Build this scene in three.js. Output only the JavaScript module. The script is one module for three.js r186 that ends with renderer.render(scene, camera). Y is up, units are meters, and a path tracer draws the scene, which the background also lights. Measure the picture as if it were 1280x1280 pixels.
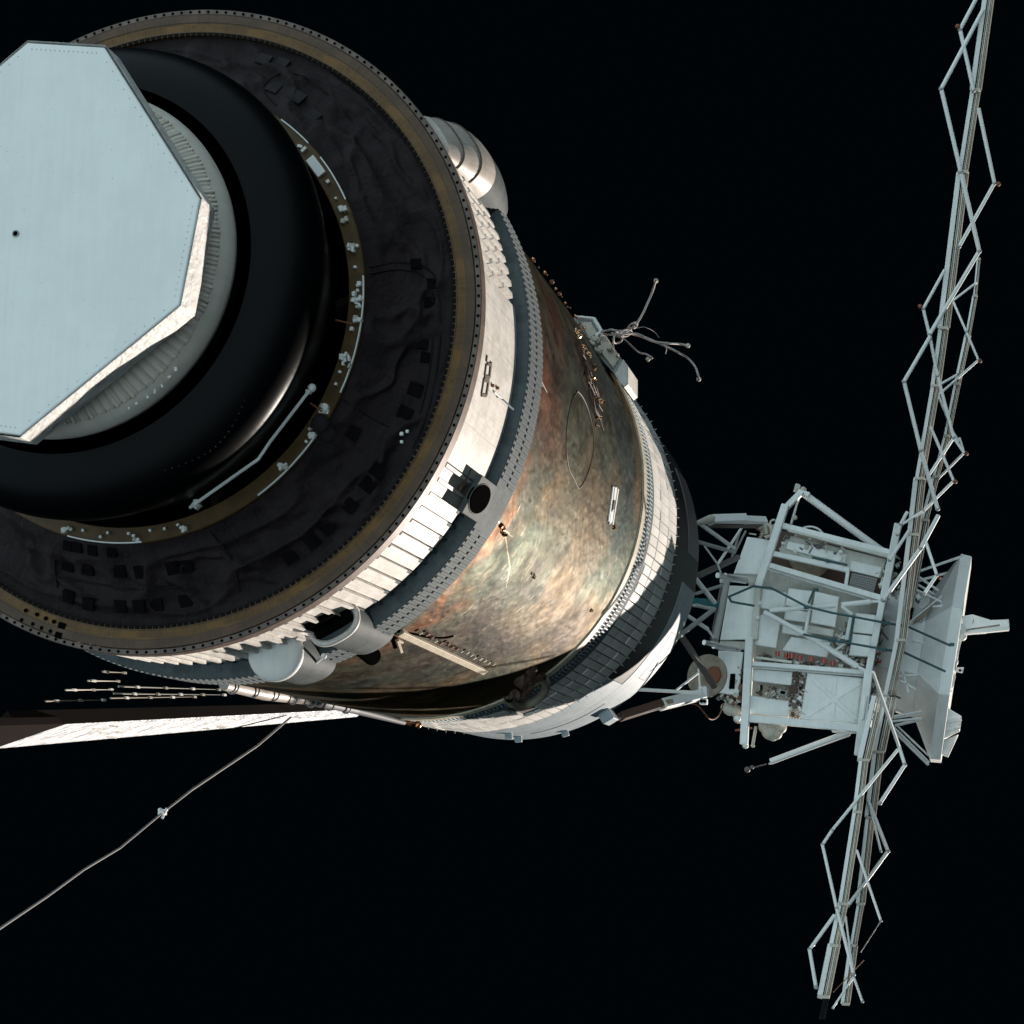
import * as THREE from 'three';
import { RoundedBoxGeometry } from 'three/addons/geometries/RoundedBoxGeometry.js';
import { mergeGeometries, toCreasedNormals } from 'three/addons/utils/BufferGeometryUtils.js';

// ---------------------------------------------------------------- camera, sun, exposure
const scene = new THREE.Scene();
scene.background = new THREE.Color(0.0003, 0.0009, 0.0014);
const F = 2148, PX = 677, PY = 697, SIZE = 1280;
const camera = new THREE.PerspectiveCamera(2 * Math.atan(SIZE / 2 / F) * 180 / Math.PI, 1, 0.5, 30000);
camera.setViewOffset(SIZE, SIZE, SIZE / 2 - PX, SIZE / 2 - PY, SIZE, SIZE);   // the lens centre is a little right of and below the middle
camera.position.set(7.581, -4.91, 15.09);
camera.quaternion.setFromUnitVectors(new THREE.Vector3(520, -354, -F).normalize(), new THREE.Vector3(0, 0, -1));
camera.updateMatrixWorld(true);
const renderer = new THREE.WebGLRenderer({ antialias: true });
renderer.toneMapping = THREE.LinearToneMapping;
renderer.toneMappingExposure = 1.3;
renderer.shadowMap.enabled = true;
const SUN = new THREE.Vector3(0.504, -0.353, -0.788).normalize();
const sun = new THREE.DirectionalLight(0xfff4e8, 5);
sun.name = 'sun';
sun.position.copy(SUN).multiplyScalar(60).add(new THREE.Vector3(2, -1, -10));
sun.target.position.set(2, -1, -10);
sun.castShadow = true;
Object.assign(sun.shadow.camera, { left: -18, right: 18, top: 18, bottom: -18, near: 1, far: 120 });
sun.shadow.mapSize.set(2048, 2048);
sun.shadow.radius = 1;
scene.add(sun, sun.target);

// ---------------------------------------------------------------- helpers
const V = (x, y, z) => new THREE.Vector3(x, y, z), RAD = Math.PI / 180;
let seed = 7;
const rnd = () => { seed = (seed * 1664525 + 1013904223) >>> 0; return seed / 4294967296; };
const rr = (a, b) => a + (b - a) * rnd();
const rayDir = (px, py) => V((px - PX) / F, -(py - PY) / F, -1).applyQuaternion(camera.quaternion).normalize();
function at(px, py, z) { const d = rayDir(px, py); return camera.position.clone().addScaledVector(d, (z - camera.position.z) / d.z); }
function onHull(px, py, r) {                              // the point of the round hull of radius r seen at a place, as angle and station
  const d = rayDir(px, py), c = camera.position, a = d.x * d.x + d.y * d.y, b = c.x * d.x + c.y * d.y, k = c.x * c.x + c.y * c.y - r * r;
  const D = b * b - a * k, t = (-b - Math.sqrt(Math.max(D, 0))) / a;
  return { p: c.clone().addScaledVector(d, t), th: Math.atan2(c.y + d.y * t, c.x + d.x * t), z: c.z + d.z * t };
}
const polar = (r, th, z) => V(r * Math.cos(th), r * Math.sin(th), z);
const raycaster = new THREE.Raycaster();
function hit(mesh, px, py) {
  mesh.updateWorldMatrix(true, false); raycaster.set(camera.position, rayDir(px, py));
  const h = raycaster.intersectObject(mesh, false)[0];
  if (!h) return null;
  return { p: h.point, n: h.face.normal.clone().transformDirection(mesh.matrixWorld) };
}
const used = {};
function numbered(n) { const k = used[n] = (used[n] ?? 0) + 1; return k === 1 ? n : n + '_' + String(k - 1).padStart(3, '0'); }
const ids = new Map();
function partName(parent, n) {
  if (!ids.has(parent)) ids.set(parent, {});
  const m = ids.get(parent), k = m[n] = (m[n] ?? 0) + 1;
  return k === 1 ? n : n + '_' + String(k - 1).padStart(3, '0');
}
function thing(name, label, category, p = V(0, 0, 0), group) {
  const g = new THREE.Group(); g.name = numbered(name); g.position.copy(p);
  g.userData = { label, category }; if (group) g.userData.group = group;
  scene.add(g); return g;
}
function origin(o) { const p = V(0, 0, 0); for (let q = o; q && q !== scene; q = q.parent) p.add(q.position); return p; }
function put(name, geo, m, parent, kind) {                // world-space geometry becomes a named mesh under its thing or part
  const list = Array.isArray(geo) ? geo : [geo];
  let g = list.length > 1 ? mergeGeometries(list.map(plain)) : list[0];
  const o = origin(parent);
  if (o.lengthSq() > 0) g.translate(-o.x, -o.y, -o.z);
  const mesh = new THREE.Mesh(g, m); mesh.name = partName(parent, name);
  mesh.castShadow = mesh.receiveShadow = true;
  if (kind) mesh.userData.kind = kind;
  parent.add(mesh); return mesh;
}
function plain(g) {                                       // position, normal, uv, no index: so that geometries merge
  g = g.index ? g.toNonIndexed() : g;
  for (const k of Object.keys(g.attributes)) if (!['position', 'normal', 'uv'].includes(k)) g.deleteAttribute(k);
  if (!g.attributes.uv) g.setAttribute('uv', new THREE.BufferAttribute(new Float32Array(g.attributes.position.count * 2), 2));
  return g;
}
function boxUV(g, s = 1) {                                // uv in metres from the dominant normal
  const p = g.attributes.position, n = g.attributes.normal, uv = new Float32Array(p.count * 2);
  for (let i = 0; i < p.count; i++) {
    const a = Math.abs(n.getX(i)), b = Math.abs(n.getY(i)), c = Math.abs(n.getZ(i));
    const [u, v] = c >= a && c >= b ? [p.getX(i), p.getY(i)] : a >= b ? [p.getZ(i), p.getY(i)] : [p.getX(i), p.getZ(i)];
    uv[i * 2] = u * s; uv[i * 2 + 1] = v * s;
  }
  g.setAttribute('uv', new THREE.BufferAttribute(uv, 2)); return g;
}
function sweep(profile, t0, t1, n, crease = 0.5, full = false) {   // a closed outline [[r, z], ...] carried round the station axis
  const area = profile.reduce((s, p, i) => { const q = profile[(i + 1) % profile.length]; return s + p[0] * q[1] - q[0] * p[1]; }, 0);
  const pr = area < 0 ? profile.slice().reverse() : profile, m = pr.length, pos = [], uv = [], L = [0];
  for (let i = 0; i < m; i++) L.push(L[i] + Math.hypot(pr[(i + 1) % m][0] - pr[i][0], pr[(i + 1) % m][1] - pr[i][1]));
  const P = (i, th) => [pr[i % m][0] * Math.cos(th), pr[i % m][0] * Math.sin(th), pr[i % m][1]];
  for (let k = 0; k < n; k++) {
    const a = t0 + (t1 - t0) * k / n, b = t0 + (t1 - t0) * (k + 1) / n;
    for (let i = 0; i < m; i++) {
      const A = P(i, a), B = P(i, b), C = P(i + 1, b), D = P(i + 1, a), R = pr[i][0];
      const ua = [a * R, L[i]], ub = [b * R, L[i]], uc = [b * R, L[i + 1]], ud = [a * R, L[i + 1]];
      pos.push(...A, ...C, ...B, ...A, ...D, ...C); uv.push(...ua, ...uc, ...ub, ...ua, ...ud, ...uc);
    }
  }
  if (!full) for (const [th, flip] of [[t0, false], [t1, true]]) {
    const tris = THREE.ShapeUtils.triangulateShape(pr.map((q) => new THREE.Vector2(q[0], q[1])), []);
    for (const t of tris) for (const i of flip ? t.slice().reverse() : t) { pos.push(...P(i, th)); uv.push(pr[i][0], pr[i][1]); }
  }
  const g = new THREE.BufferGeometry();
  g.setAttribute('position', new THREE.Float32BufferAttribute(pos, 3)); g.setAttribute('uv', new THREE.Float32BufferAttribute(uv, 2));
  // make the outside of every face the front
  g.computeVertexNormals();
  return toCreasedNormals(g, crease);
}
const arcBlock = (r0, r1, z0, z1, t0, t1, n = 2) => sweep([[r0, z0], [r1, z0], [r1, z1], [r0, z1]], t0, t1, n, 0.4);
function surf(profile, t0, t1, n, fn) {                   // an open sheet of revolution, optionally displaced along its normal
  const m = profile.length, pos = [], uv = [], idx = [], L = [0];
  for (let i = 1; i < m; i++) L.push(L[i - 1] + Math.hypot(profile[i][0] - profile[i - 1][0], profile[i][1] - profile[i - 1][1]));
  for (let k = 0; k <= n; k++) for (let i = 0; i < m; i++) {
    const th = t0 + (t1 - t0) * k / n; let [r, z] = profile[i];
    if (fn) { const q = profile[Math.min(i + 1, m - 1)], o = profile[Math.max(i - 1, 0)], tx = q[0] - o[0], tz = q[1] - o[1], l = Math.hypot(tx, tz), d = fn(th, i / (m - 1), r, z); r += -tz / l * d * -1; z += tx / l * d * -1; }
    pos.push(r * Math.cos(th), r * Math.sin(th), z); uv.push(th * profile[0][0], L[i]);
  }
  for (let k = 0; k < n; k++) for (let i = 0; i < m - 1; i++) { const a = k * m + i, b = a + m; idx.push(a, b, a + 1, b, b + 1, a + 1); }
  const g = new THREE.BufferGeometry();
  g.setAttribute('position', new THREE.Float32BufferAttribute(pos, 3)); g.setAttribute('uv', new THREE.Float32BufferAttribute(uv, 2));
  g.setIndex(idx); g.computeVertexNormals(); return g;
}
function tube(a, b, r, r2 = r, seg = 10) {
  const d = b.clone().sub(a), l = d.length(), g = new THREE.CylinderGeometry(r2, r, l, seg, 1);
  g.applyQuaternion(new THREE.Quaternion().setFromUnitVectors(V(0, 1, 0), d.divideScalar(l))); g.translate((a.x + b.x) / 2, (a.y + b.y) / 2, (a.z + b.z) / 2); return g;
}
function beam(a, b, w, h, side) {                         // a bevelled bar: w across the line of sight, h in depth
  const d = b.clone().sub(a), l = d.length(); d.divideScalar(l);
  const zc = (side ?? V(0, 0, 1)).clone(); zc.addScaledVector(d, -zc.dot(d)).normalize();
  const x = new THREE.Vector3().crossVectors(d, zc), g = new RoundedBoxGeometry(w, l, h, 1, Math.min(w, h) * 0.14);
  g.applyMatrix4(new THREE.Matrix4().makeBasis(x, d, zc)); g.translate((a.x + b.x) / 2, (a.y + b.y) / 2, (a.z + b.z) / 2); return boxUV(plain(g));
}
const hose = (pts, r, n = 40) => new THREE.TubeGeometry(new THREE.CatmullRomCurve3(pts), n, r, 7, false);
const link = (pts, r) => pts.slice(1).map((p, i) => tube(pts[i], p, r)).concat(pts.map((p) => { const s = new THREE.SphereGeometry(r * 1.02, 8, 6); s.translate(p.x, p.y, p.z); return s; }));
function plate(px, z, t, bevel = 0.012) {                 // a flat plate facing the stern, z its face and t its thickness
  const pts = px.map(([x, y]) => at(x, y, z)), s = new THREE.Shape(pts.map((p) => new THREE.Vector2(p.x, p.y)));
  const g = new THREE.ExtrudeGeometry(s, { depth: Math.max(t - 2 * bevel, 0.002), bevelThickness: bevel, bevelSize: bevel, bevelOffset: -bevel, bevelSegments: 1, curveSegments: 6 });
  g.translate(0, 0, z - t + bevel); return boxUV(plain(g));
}
function block(p, sx, sy, sz, q) {
  const g = new RoundedBoxGeometry(sx, sy, sz, 1, Math.min(sx, sy, sz) * 0.12);
  if (q) g.applyQuaternion(q); g.translate(p.x, p.y, p.z); return boxUV(plain(g));
}
const frameAt = (n, up = V(0, 0, 1)) => { const z = n.clone().normalize(), x = new THREE.Vector3().crossVectors(up, z).normalize(), y = new THREE.Vector3().crossVectors(z, x); return new THREE.Quaternion().setFromRotationMatrix(new THREE.Matrix4().makeBasis(x, y, z)); };
function ball(p, r, seg = 12) { const g = new THREE.SphereGeometry(r, seg, seg * 0.75 | 0); g.translate(p.x, p.y, p.z); return g; }
function ringTorus(p, R, r, n, seg = 24) { const g = new THREE.TorusGeometry(R, r, 8, seg); g.applyQuaternion(frameAt(n)); g.translate(p.x, p.y, p.z); return g; }

// ---------------------------------------------------------------- noise and textures
const hash = (x, y, s) => { let h = Math.imul(x | 0, 374761393) + Math.imul(y | 0, 668265263) + Math.imul(s | 0, 974634777); h = Math.imul(h ^ (h >>> 13), 1274126177); return ((h ^ (h >>> 16)) >>> 0) / 4294967296; };
function noise(x, y, s = 0, wx = 0, wy = 0) {
  const ix = Math.floor(x), iy = Math.floor(y), fx = x - ix, fy = y - iy, u = fx * fx * (3 - 2 * fx), v = fy * fy * (3 - 2 * fy);
  const w = (a, b) => hash(wx ? ((a % wx) + wx) % wx : a, wy ? ((b % wy) + wy) % wy : b, s);
  return (w(ix, iy) * (1 - u) + w(ix + 1, iy) * u) * (1 - v) + (w(ix, iy + 1) * (1 - u) + w(ix + 1, iy + 1) * u) * v;
}
function fbm(x, y, s = 0, oct = 4, wx = 0, wy = 0) { let a = 0.5, t = 0, n = 0; for (let i = 0; i < oct; i++) { t += a * noise(x, y, s + i * 17, wx, wy); n += a; a *= 0.5; x *= 2; y *= 2; wx *= 2; wy *= 2; } return t / n; }
const lerp = (a, b, t) => a + (b - a) * t, sat = (x) => Math.max(0, Math.min(1, x)), step = (x, a, b) => { const t = sat((x - a) / (b - a)); return t * t * (3 - 2 * t); };
const toS = (c) => 255 * (c <= 0.0031308 ? 12.92 * c : 1.055 * Math.pow(sat(c), 1 / 2.4) - 0.055);
function texture(w, h, fn, srgb, repeat) {
  const d = new Uint8Array(w * h * 4);
  for (let y = 0; y < h; y++) for (let x = 0; x < w; x++) { const c = fn(x, y), o = (y * w + x) * 4; for (let k = 0; k < 3; k++) { const q = c.length ? c[k] : c; d[o + k] = srgb ? toS(q) : 255 * sat(q); } d[o + 3] = 255; }
  const t = new THREE.DataTexture(d, w, h); t.magFilter = THREE.LinearFilter; t.minFilter = THREE.LinearMipmapLinearFilter; t.generateMipmaps = true;
  t.wrapS = t.wrapT = repeat ? THREE.RepeatWrapping : THREE.ClampToEdgeWrapping;
  if (repeat) t.repeat.set(repeat, repeat);
  if (srgb) t.colorSpace = THREE.SRGBColorSpace;
  t.needsUpdate = true; return t;
}
const N = 512;
const grimeField = new Float32Array(N * N);
for (let y = 0; y < N; y++) for (let x = 0; x < N; x++) grimeField[y * N + x] = 0.55 * fbm(x / 64, y / 64, 3, 5, 8, 8) + 0.3 * fbm(x / 8, y / 128, 9, 3, 64, 4) + 0.15 * noise(x / 2, y / 2, 21, 256, 256);
const grime = (a, b, rep) => texture(N, N, (x, y) => { const g = step(grimeField[y * N + x], 0.25, 0.75); return [0, 1, 2].map((k) => lerp(a[k], b[k], g)); }, true, rep);
const grimeBump = texture(N, N, (x, y) => grimeField[y * N + x], false, 0.9);
const wrinkle = texture(N, N, (x, y) => { const a = fbm(x / 40, y / 40, 31, 4, N / 40 | 0, N / 40 | 0), b = Math.abs(fbm(x / 32, y / 32, 41, 4, 16, 16) - 0.5) * 2; return 0.5 * a + 0.5 * (1 - b); }, false, 0.8);
const std = (o) => new THREE.MeshPhysicalMaterial(o);
const flat = (c, rough = 0.6, metal = 0, more = {}) => std({ color: new THREE.Color(...c), roughness: rough, metalness: metal, ...more });
const M = {
  white: std({ map: grime([0.7, 0.7, 0.68], [0.84, 0.84, 0.83], 0.6), roughness: 0.55, bumpMap: grimeBump, bumpScale: 0.0015 }),
  radiator: std({ map: grime([0.74, 0.75, 0.74], [0.8, 0.81, 0.8], 0.5), roughness: 0.6, bumpMap: grimeBump, bumpScale: 0.001 }),
  blanket: std({ map: grime([0.74, 0.72, 0.69], [0.85, 0.84, 0.82], 0.9), roughness: 0.5, bumpMap: wrinkle, bumpScale: 0.02 }),
  atm: std({ map: grime([0.8, 0.82, 0.8], [0.92, 0.935, 0.93], 0.8), roughness: 0.6, bumpMap: grimeBump, bumpScale: 0.0015 }),
  atmTan: std({ map: grime([0.56, 0.55, 0.49], [0.72, 0.72, 0.66], 0.9), roughness: 0.65 }),
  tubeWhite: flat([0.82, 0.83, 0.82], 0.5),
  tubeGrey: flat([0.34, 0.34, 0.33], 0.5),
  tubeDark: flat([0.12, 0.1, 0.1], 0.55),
  steel: flat([0.62, 0.62, 0.63], 0.28, 1),
  rimGold: std({ map: grime([0.075, 0.036, 0.0095], [0.16, 0.078, 0.016], 1.1), roughness: 0.5, metalness: 0.25, bumpMap: grimeBump, bumpScale: 0.002 }),
  rimBrown: std({ map: grime([0.06, 0.032, 0.018], [0.1, 0.056, 0.03], 1.1), roughness: 0.55, metalness: 0.2 }),
  flange: std({ map: grime([0.09, 0.066, 0.055], [0.17, 0.125, 0.105], 1.3), roughness: 0.5, metalness: 0.2 }),
  ringGold: std({ map: grime([0.062, 0.034, 0.012], [0.11, 0.062, 0.02], 1.4), roughness: 0.5, metalness: 0.25 }),
  black: flat([0.006, 0.006, 0.007], 0.8, 0, { specularIntensity: 0.2 }),
  hole: flat([0.003, 0.003, 0.003], 1, 0, { specularIntensity: 0 }),
  rivet: flat([0.3, 0.3, 0.28], 0.6), tickGrey: flat([0.012, 0.012, 0.013], 0.7),
  gloss: std({ color: new THREE.Color(0.001, 0.0015, 0.002), roughness: 0.36, specularIntensity: 0.2, bumpMap: grimeBump, bumpScale: 0.0015 }),
  cloth: std({ map: grime([0.0068, 0.0042, 0.0052], [0.019, 0.0118, 0.0135], 0.7), roughness: 0.75, specularIntensity: 0.5, bumpMap: wrinkle, bumpScale: 0.018 }),
  clothPatch: std({ map: grime([0.003, 0.0025, 0.003], [0.008, 0.006, 0.007], 2), roughness: 0.9, specularIntensity: 0.1 }),
  clothPale: std({ map: grime([0.017, 0.015, 0.017], [0.03, 0.027, 0.03], 2), roughness: 0.8, specularIntensity: 0.3 }),
  rib: std({ map: grime([0.66, 0.6, 0.52], [0.76, 0.7, 0.62], 1), roughness: 0.75 }),
  ribDark: std({ map: grime([0.5, 0.44, 0.37], [0.6, 0.54, 0.46], 1), roughness: 0.75 }),
  ribEdge: std({ map: grime([0.56, 0.52, 0.46], [0.66, 0.62, 0.56], 1), roughness: 0.75 }),
  skirt: std({ map: grime([0.5, 0.475, 0.44], [0.72, 0.695, 0.66], 1.3), roughness: 0.55, bumpMap: grimeBump, bumpScale: 0.002 }),
  shell: flat([0.05, 0.048, 0.045], 0.7),
  slot: flat([0.09, 0.06, 0.04], 0.6),
  corrugation: std({ map: grime([0.06, 0.077, 0.083], [0.115, 0.14, 0.152], 1.5), roughness: 0.75, specularIntensity: 0.5 }),
  corrugationPale: std({ map: grime([0.13, 0.17, 0.19], [0.2, 0.25, 0.275], 1.5), roughness: 0.5 }),
  armGrey: flat([0.16, 0.165, 0.18], 0.6),
  podSkin: std({ map: grime([0.4, 0.35, 0.31], [0.55, 0.5, 0.46], 1), roughness: 0.45 }),
  podGrey: std({ map: grime([0.045, 0.056, 0.06], [0.08, 0.096, 0.1], 1.2), roughness: 0.7, specularIntensity: 0.5, bumpMap: grimeBump, bumpScale: 0.002 }),
  tile: [0, 1, 2].map((i) => std({ map: grime([0.5 + 0.07 * i, 0.48 + 0.07 * i, 0.45 + 0.07 * i], [0.66 + 0.06 * i, 0.64 + 0.06 * i, 0.61 + 0.06 * i], 1.2 + 0.2 * i), roughness: 0.6 })),
  ringBlack: std({ map: grime([0.008, 0.007, 0.008], [0.02, 0.017, 0.018], 0.8), roughness: 0.6 }),
  shroud: std({ map: grime([0.25, 0.3, 0.335], [0.33, 0.385, 0.42], 0.7), roughness: 0.55, bumpMap: grimeBump, bumpScale: 0.003 }),
  cream: std({ map: grime([0.42, 0.36, 0.26], [0.6, 0.53, 0.41], 1.5), roughness: 0.55 }),
  copper: flat([0.7, 0.33, 0.17], 0.25, 1),
  foil: flat([0.85, 0.62, 0.36], 0.18, 1),
  rust: flat([0.2, 0.07, 0.035], 0.6),
  green: flat([0.02, 0.085, 0.095], 0.5),
  teal: flat([0.015, 0.2, 0.23], 0.5),
  red: flat([0.42, 0.035, 0.02], 0.5),
  darkBrown: flat([0.012, 0.0075, 0.006], 0.9, 0, { specularIntensity: 0.15 }),
  brown: flat([0.075, 0.04, 0.028], 0.6),
  lump: flat([0.5, 0.47, 0.4], 0.6),
  tan: std({ map: grime([0.2, 0.165, 0.12], [0.34, 0.29, 0.22], 2), roughness: 0.6 }),
  panelTan: std({ map: grime([0.4, 0.33, 0.26], [0.56, 0.48, 0.4], 1.2), roughness: 0.9, specularIntensity: 0.2 }), panelDark: std({ map: grime([0.02, 0.018, 0.02], [0.04, 0.035, 0.035], 1.2), roughness: 1, specularIntensity: 0 }),
  cell: flat([0.012, 0.013, 0.02], 0.3),
  grill: flat([0.16, 0.17, 0.18], 0.5),
  cable: flat([0.36, 0.31, 0.3], 0.65),
  wireGrey: flat([0.17, 0.165, 0.17], 0.6),
  wingWhite: std({ map: texture(N, N, (x, y) => { const g = grimeField[y * N + x], l = (x % 64 < 2 || y % 128 < 2) ? 0.72 : 1, b = step(fbm(x / 24, y / 60, 77, 4, 21, 8), 0.52, 0.68); return [0.8 - 0.42 * b, 0.81 - 0.4 * b, 0.84 - 0.38 * b].map((c) => c * l * (0.9 + 0.2 * g)); }, true, 0.8), roughness: 0.42, bumpMap: wrinkle, bumpScale: 0.02 }),
};

// ---------------------------------------------------------------- the sunlit planet behind the camera, whose light fills the shadows
const NADIR = V(-0.4, 0.37, 0.84).normalize(), PLANET = 6371, ALT = 435;
{
  const g = new THREE.SphereGeometry(PLANET, 192, 128);
  const t = texture(1024, 512, (x, y) => { const c = step(fbm(x / 32, y / 32, 5, 6, 32, 16), 0.42, 0.68), c2 = step(fbm(x / 6, y / 6, 55, 4, 170, 85), 0.45, 0.8); const k = sat(0.55 * c + 0.15 * c2); return [lerp(0.3, 0.74, k), lerp(0.45, 0.84, k), lerp(0.55, 0.92, k)]; }, true);
  t.wrapS = THREE.RepeatWrapping;
  const e = new THREE.Mesh(g, std({ map: t, roughness: 0.9 }));
  e.name = 'earth'; e.userData = { kind: 'structure' };
  e.position.copy(NADIR).multiplyScalar(PLANET + ALT);
  e.receiveShadow = true; scene.add(e);
}

// ---------------------------------------------------------------- the workshop hull
const R = 3.3, FULL = [-180 * RAD, 180 * RAD];
const hull = thing('space_station_hull', 'large round space station hull with white octagonal end plate and gold skin', 'space station');
// stern rim
const rim = put('stern_rim', sweep([[3.02, -0.1], [3.02, 0.0], [3.13, 0.012], [3.235, 0.012], [3.235, -0.1]], ...FULL, 220, 0.4, true), M.rimGold, hull);
put('outer_band', sweep([[3.152, 0.014], [3.156, 0.02], [3.236, 0.02], [3.24, 0.0], [3.24, -0.05], [3.152, -0.05]], ...FULL, 220, 0.4, true), M.rimBrown, rim);
put('rim_flange', sweep([[3.242, -0.14], [3.242, 0.004], [3.25, 0.012], [3.293, 0.012], [3.3, 0.004], [3.3, -0.14]], ...FULL, 220, 0.4, true), M.flange, rim);
put('seam', [3.148, 3.052].map((r) => sweep([[r, 0.008], [r, 0.0155], [r + 0.006, 0.0155], [r + 0.006, 0.008]], ...FULL, 180, 0.4, true)), M.slot, rim);
{
  const bolt = new THREE.CylinderGeometry(0.0145, 0.0145, 0.012, 8); bolt.rotateX(Math.PI / 2);
  const lug = new THREE.BoxGeometry(0.03, 0.045, 0.02);
  const add = (name, g, m, n, r, z) => {
    const im = new THREE.InstancedMesh(g, m, n), mat = new THREE.Matrix4();
    for (let i = 0; i < n; i++) { const th = i / n * Math.PI * 2; mat.makeRotationZ(th).setPosition(r * Math.cos(th), r * Math.sin(th), z); im.setMatrixAt(i, mat); }
    im.name = name; im.userData.kind = 'stuff'; im.castShadow = im.receiveShadow = true; rim.add(im);
  };
  add('bolt', bolt, M.hole, 210, 3.271, 0.013);
  add('lug', lug, M.black, 300, 3.03, 0.006);
}
for (const [x, y, w] of [[32, 763, 1], [27, 775, 1], [46, 768, 1], [41, 780, 1], [57, 773, 1], [52, 785, 1], [67, 777, 1], [63, 789, 1], [77, 782, 2], [73, 794, 2]]) {
  const p = at(x, y, 0.02), th = Math.atan2(p.y, p.x);
  const g = w === 1 ? new THREE.CylinderGeometry(0.02, 0.02, 0.016, 12).rotateX(Math.PI / 2) : new THREE.BoxGeometry(0.06, 0.075, 0.016).rotateZ(th);
  put('rim_hole', g.translate(p.x, p.y, 0.016), M.hole, rim);
}
// dark blanket over the thrust cone
const coneProfile = []; for (let i = 0; i <= 44; i++) { const t = i / 44; coneProfile.push([lerp(3.03, 2.26, t), lerp(-0.03, 0.44, t) - 0.13 * Math.sin(t * Math.PI) ** 0.7]); }
const cone = put('thrust_cone', surf(coneProfile, ...FULL, 420, (th, t) => {
  const env = Math.sin(Math.min(1, t * 1.02) * Math.PI) ** 0.6, a = th * 2.7;
  const fold = Math.abs(noise(a * 1.6 + 9, t * 3, 4) - 0.5) * 2;
  return env * (0.13 * (fbm(a * 0.9, t * 1.8, 11, 3) - 0.5) + 0.09 * (1 - fold) ** 4 + 0.06 * Math.max(0, 1 - Math.abs(fbm(a * 1.6 + t * 1.2, t * 1.6 - a * 0.6, 14, 3) - 0.5) * 9) + 0.012 * fbm(a * 8, t * 10, 12, 3));
}), M.cloth, hull);
const patch = (px, py, w, h, m) => {
  const q = hit(cone, px, py); if (!q) return;
  if (q.n.z < 0) q.n.negate();
  const rad = V(q.p.x, q.p.y, 0).normalize(), nn = V(rad.x * 0.45, rad.y * 0.45, 0.9).normalize();
  put('vent_patch', block(q.p.clone().addScaledVector(nn, 0.004), w, h, 0.03, frameAt(nn, V(rad.y, -rad.x, 0)).multiply(new THREE.Quaternion().setFromAxisAngle(V(0, 0, 1), Math.PI / 2))), m, cone);
};
for (const [x, y] of [[85, 706], [110, 711], [150, 714], [176, 715], [216, 710], [233, 708], [86, 746], [111, 755], [151, 758], [174, 758], [196, 756], [232, 751], [437, 632]]) patch(x, y, 0.125, 0.125, M.clothPatch);
for (const [x, y] of [[472, 588], [460, 606], [409, 658], [390, 676], [362, 695], [519, 487], [506, 517], [440, 540]]) patch(x, y, 0.13, 0.14, M.clothPatch);
for (const [x, y] of [[540, 355], [537, 378], [532, 447], [528, 430], [520, 330], [85, 682], [97, 684], [116, 688], [140, 690]]) patch(x, y, 0.1, 0.1, M.clothPatch);
for (const [x, y] of [[352, 80], [342, 110], [372, 122], [391, 145], [330, 75]]) patch(x, y, 0.14, 0.14, M.clothPale);
const onCone = (x, y, up = 0.012) => { const q = hit(cone, x, y); return q ? q.p.add(V(0, 0, up)) : at(x, y, 0.1); };
for (const line of [[[462, 334], [500, 328], [528, 332], [544, 345], [549, 372], [550, 420], [545, 470], [533, 520], [516, 560]], [[462, 342], [500, 337], [524, 342], [537, 354], [541, 380], [541, 425], [535, 475], [522, 530]],
  [[440, 150], [410, 118], [380, 96], [350, 92], [330, 108], [345, 132]], [[72, 660], [68, 700], [72, 735]], [[72, 722], [120, 730], [170, 737], [225, 733]], [[262, 664], [290, 700], [300, 740]], [[430, 500], [470, 526], [503, 541]]])
  put('piping', hose(line.map(([x, y]) => onCone(x, y, 0.004)), 0.009, 50), M.cloth, cone);
for (const [x, y, s] of [[510, 540, 0.03], [503, 543, 0.035], [503, 553, 0.028]]) put('fitting', block(onCone(x, y, 0.02), s, s, s), M.white, cone);
put('duct_elbow', [ball(onCone(403, 532, 0.05), 0.09, 14), tube(onCone(403, 532, 0.05), onCone(412, 545, 0.0), 0.075)], M.clothPale, cone);
// ring of fittings round the cone's mouth
const ring = put('fitting_ring', sweep([[2.13, 0.36], [2.13, 0.45], [2.14, 0.46], [2.28, 0.46], [2.29, 0.45], [2.29, 0.36]], ...FULL, 200, 0.4, true), M.ringGold, hull);
const arcBetween = (a, b, r) => { const p = at(...a, 0.46), q = at(...b, 0.46); let t0 = Math.atan2(p.y, p.x), t1 = Math.atan2(q.y, q.x); if (t0 > t1) [t0, t1] = [t1, t0]; return arcBlock(r, r + 0.012, 0.462, 0.482, t0, t1, 24); };
for (const [a, b] of [[[456, 345], [430, 493]], [[398, 545], [322, 618]], [[345, 160], [384, 182]], [[400, 198], [432, 250]], [[85, 672], [178, 681]]]) put('edge_strip', arcBetween(a, b, 2.278), M.tubeWhite, ring);
const fit = (x, y, w, h, turn = 0, m = M.white, d = 0.03) => {
  const p = at(x, y, 0.475), th = Math.atan2(p.y, p.x);
  return put('fitting', block(p, h, w, d, new THREE.Quaternion().setFromAxisAngle(V(0, 0, 1), th + turn)), m, ring);
};
fit(395, 208, 0.22, 0.09); fit(375, 183, 0.05, 0.03, 0.5); fit(380, 187, 0.03, 0.06); fit(410, 227, 0.035, 0.035); fit(420, 248, 0.022, 0.022);
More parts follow.
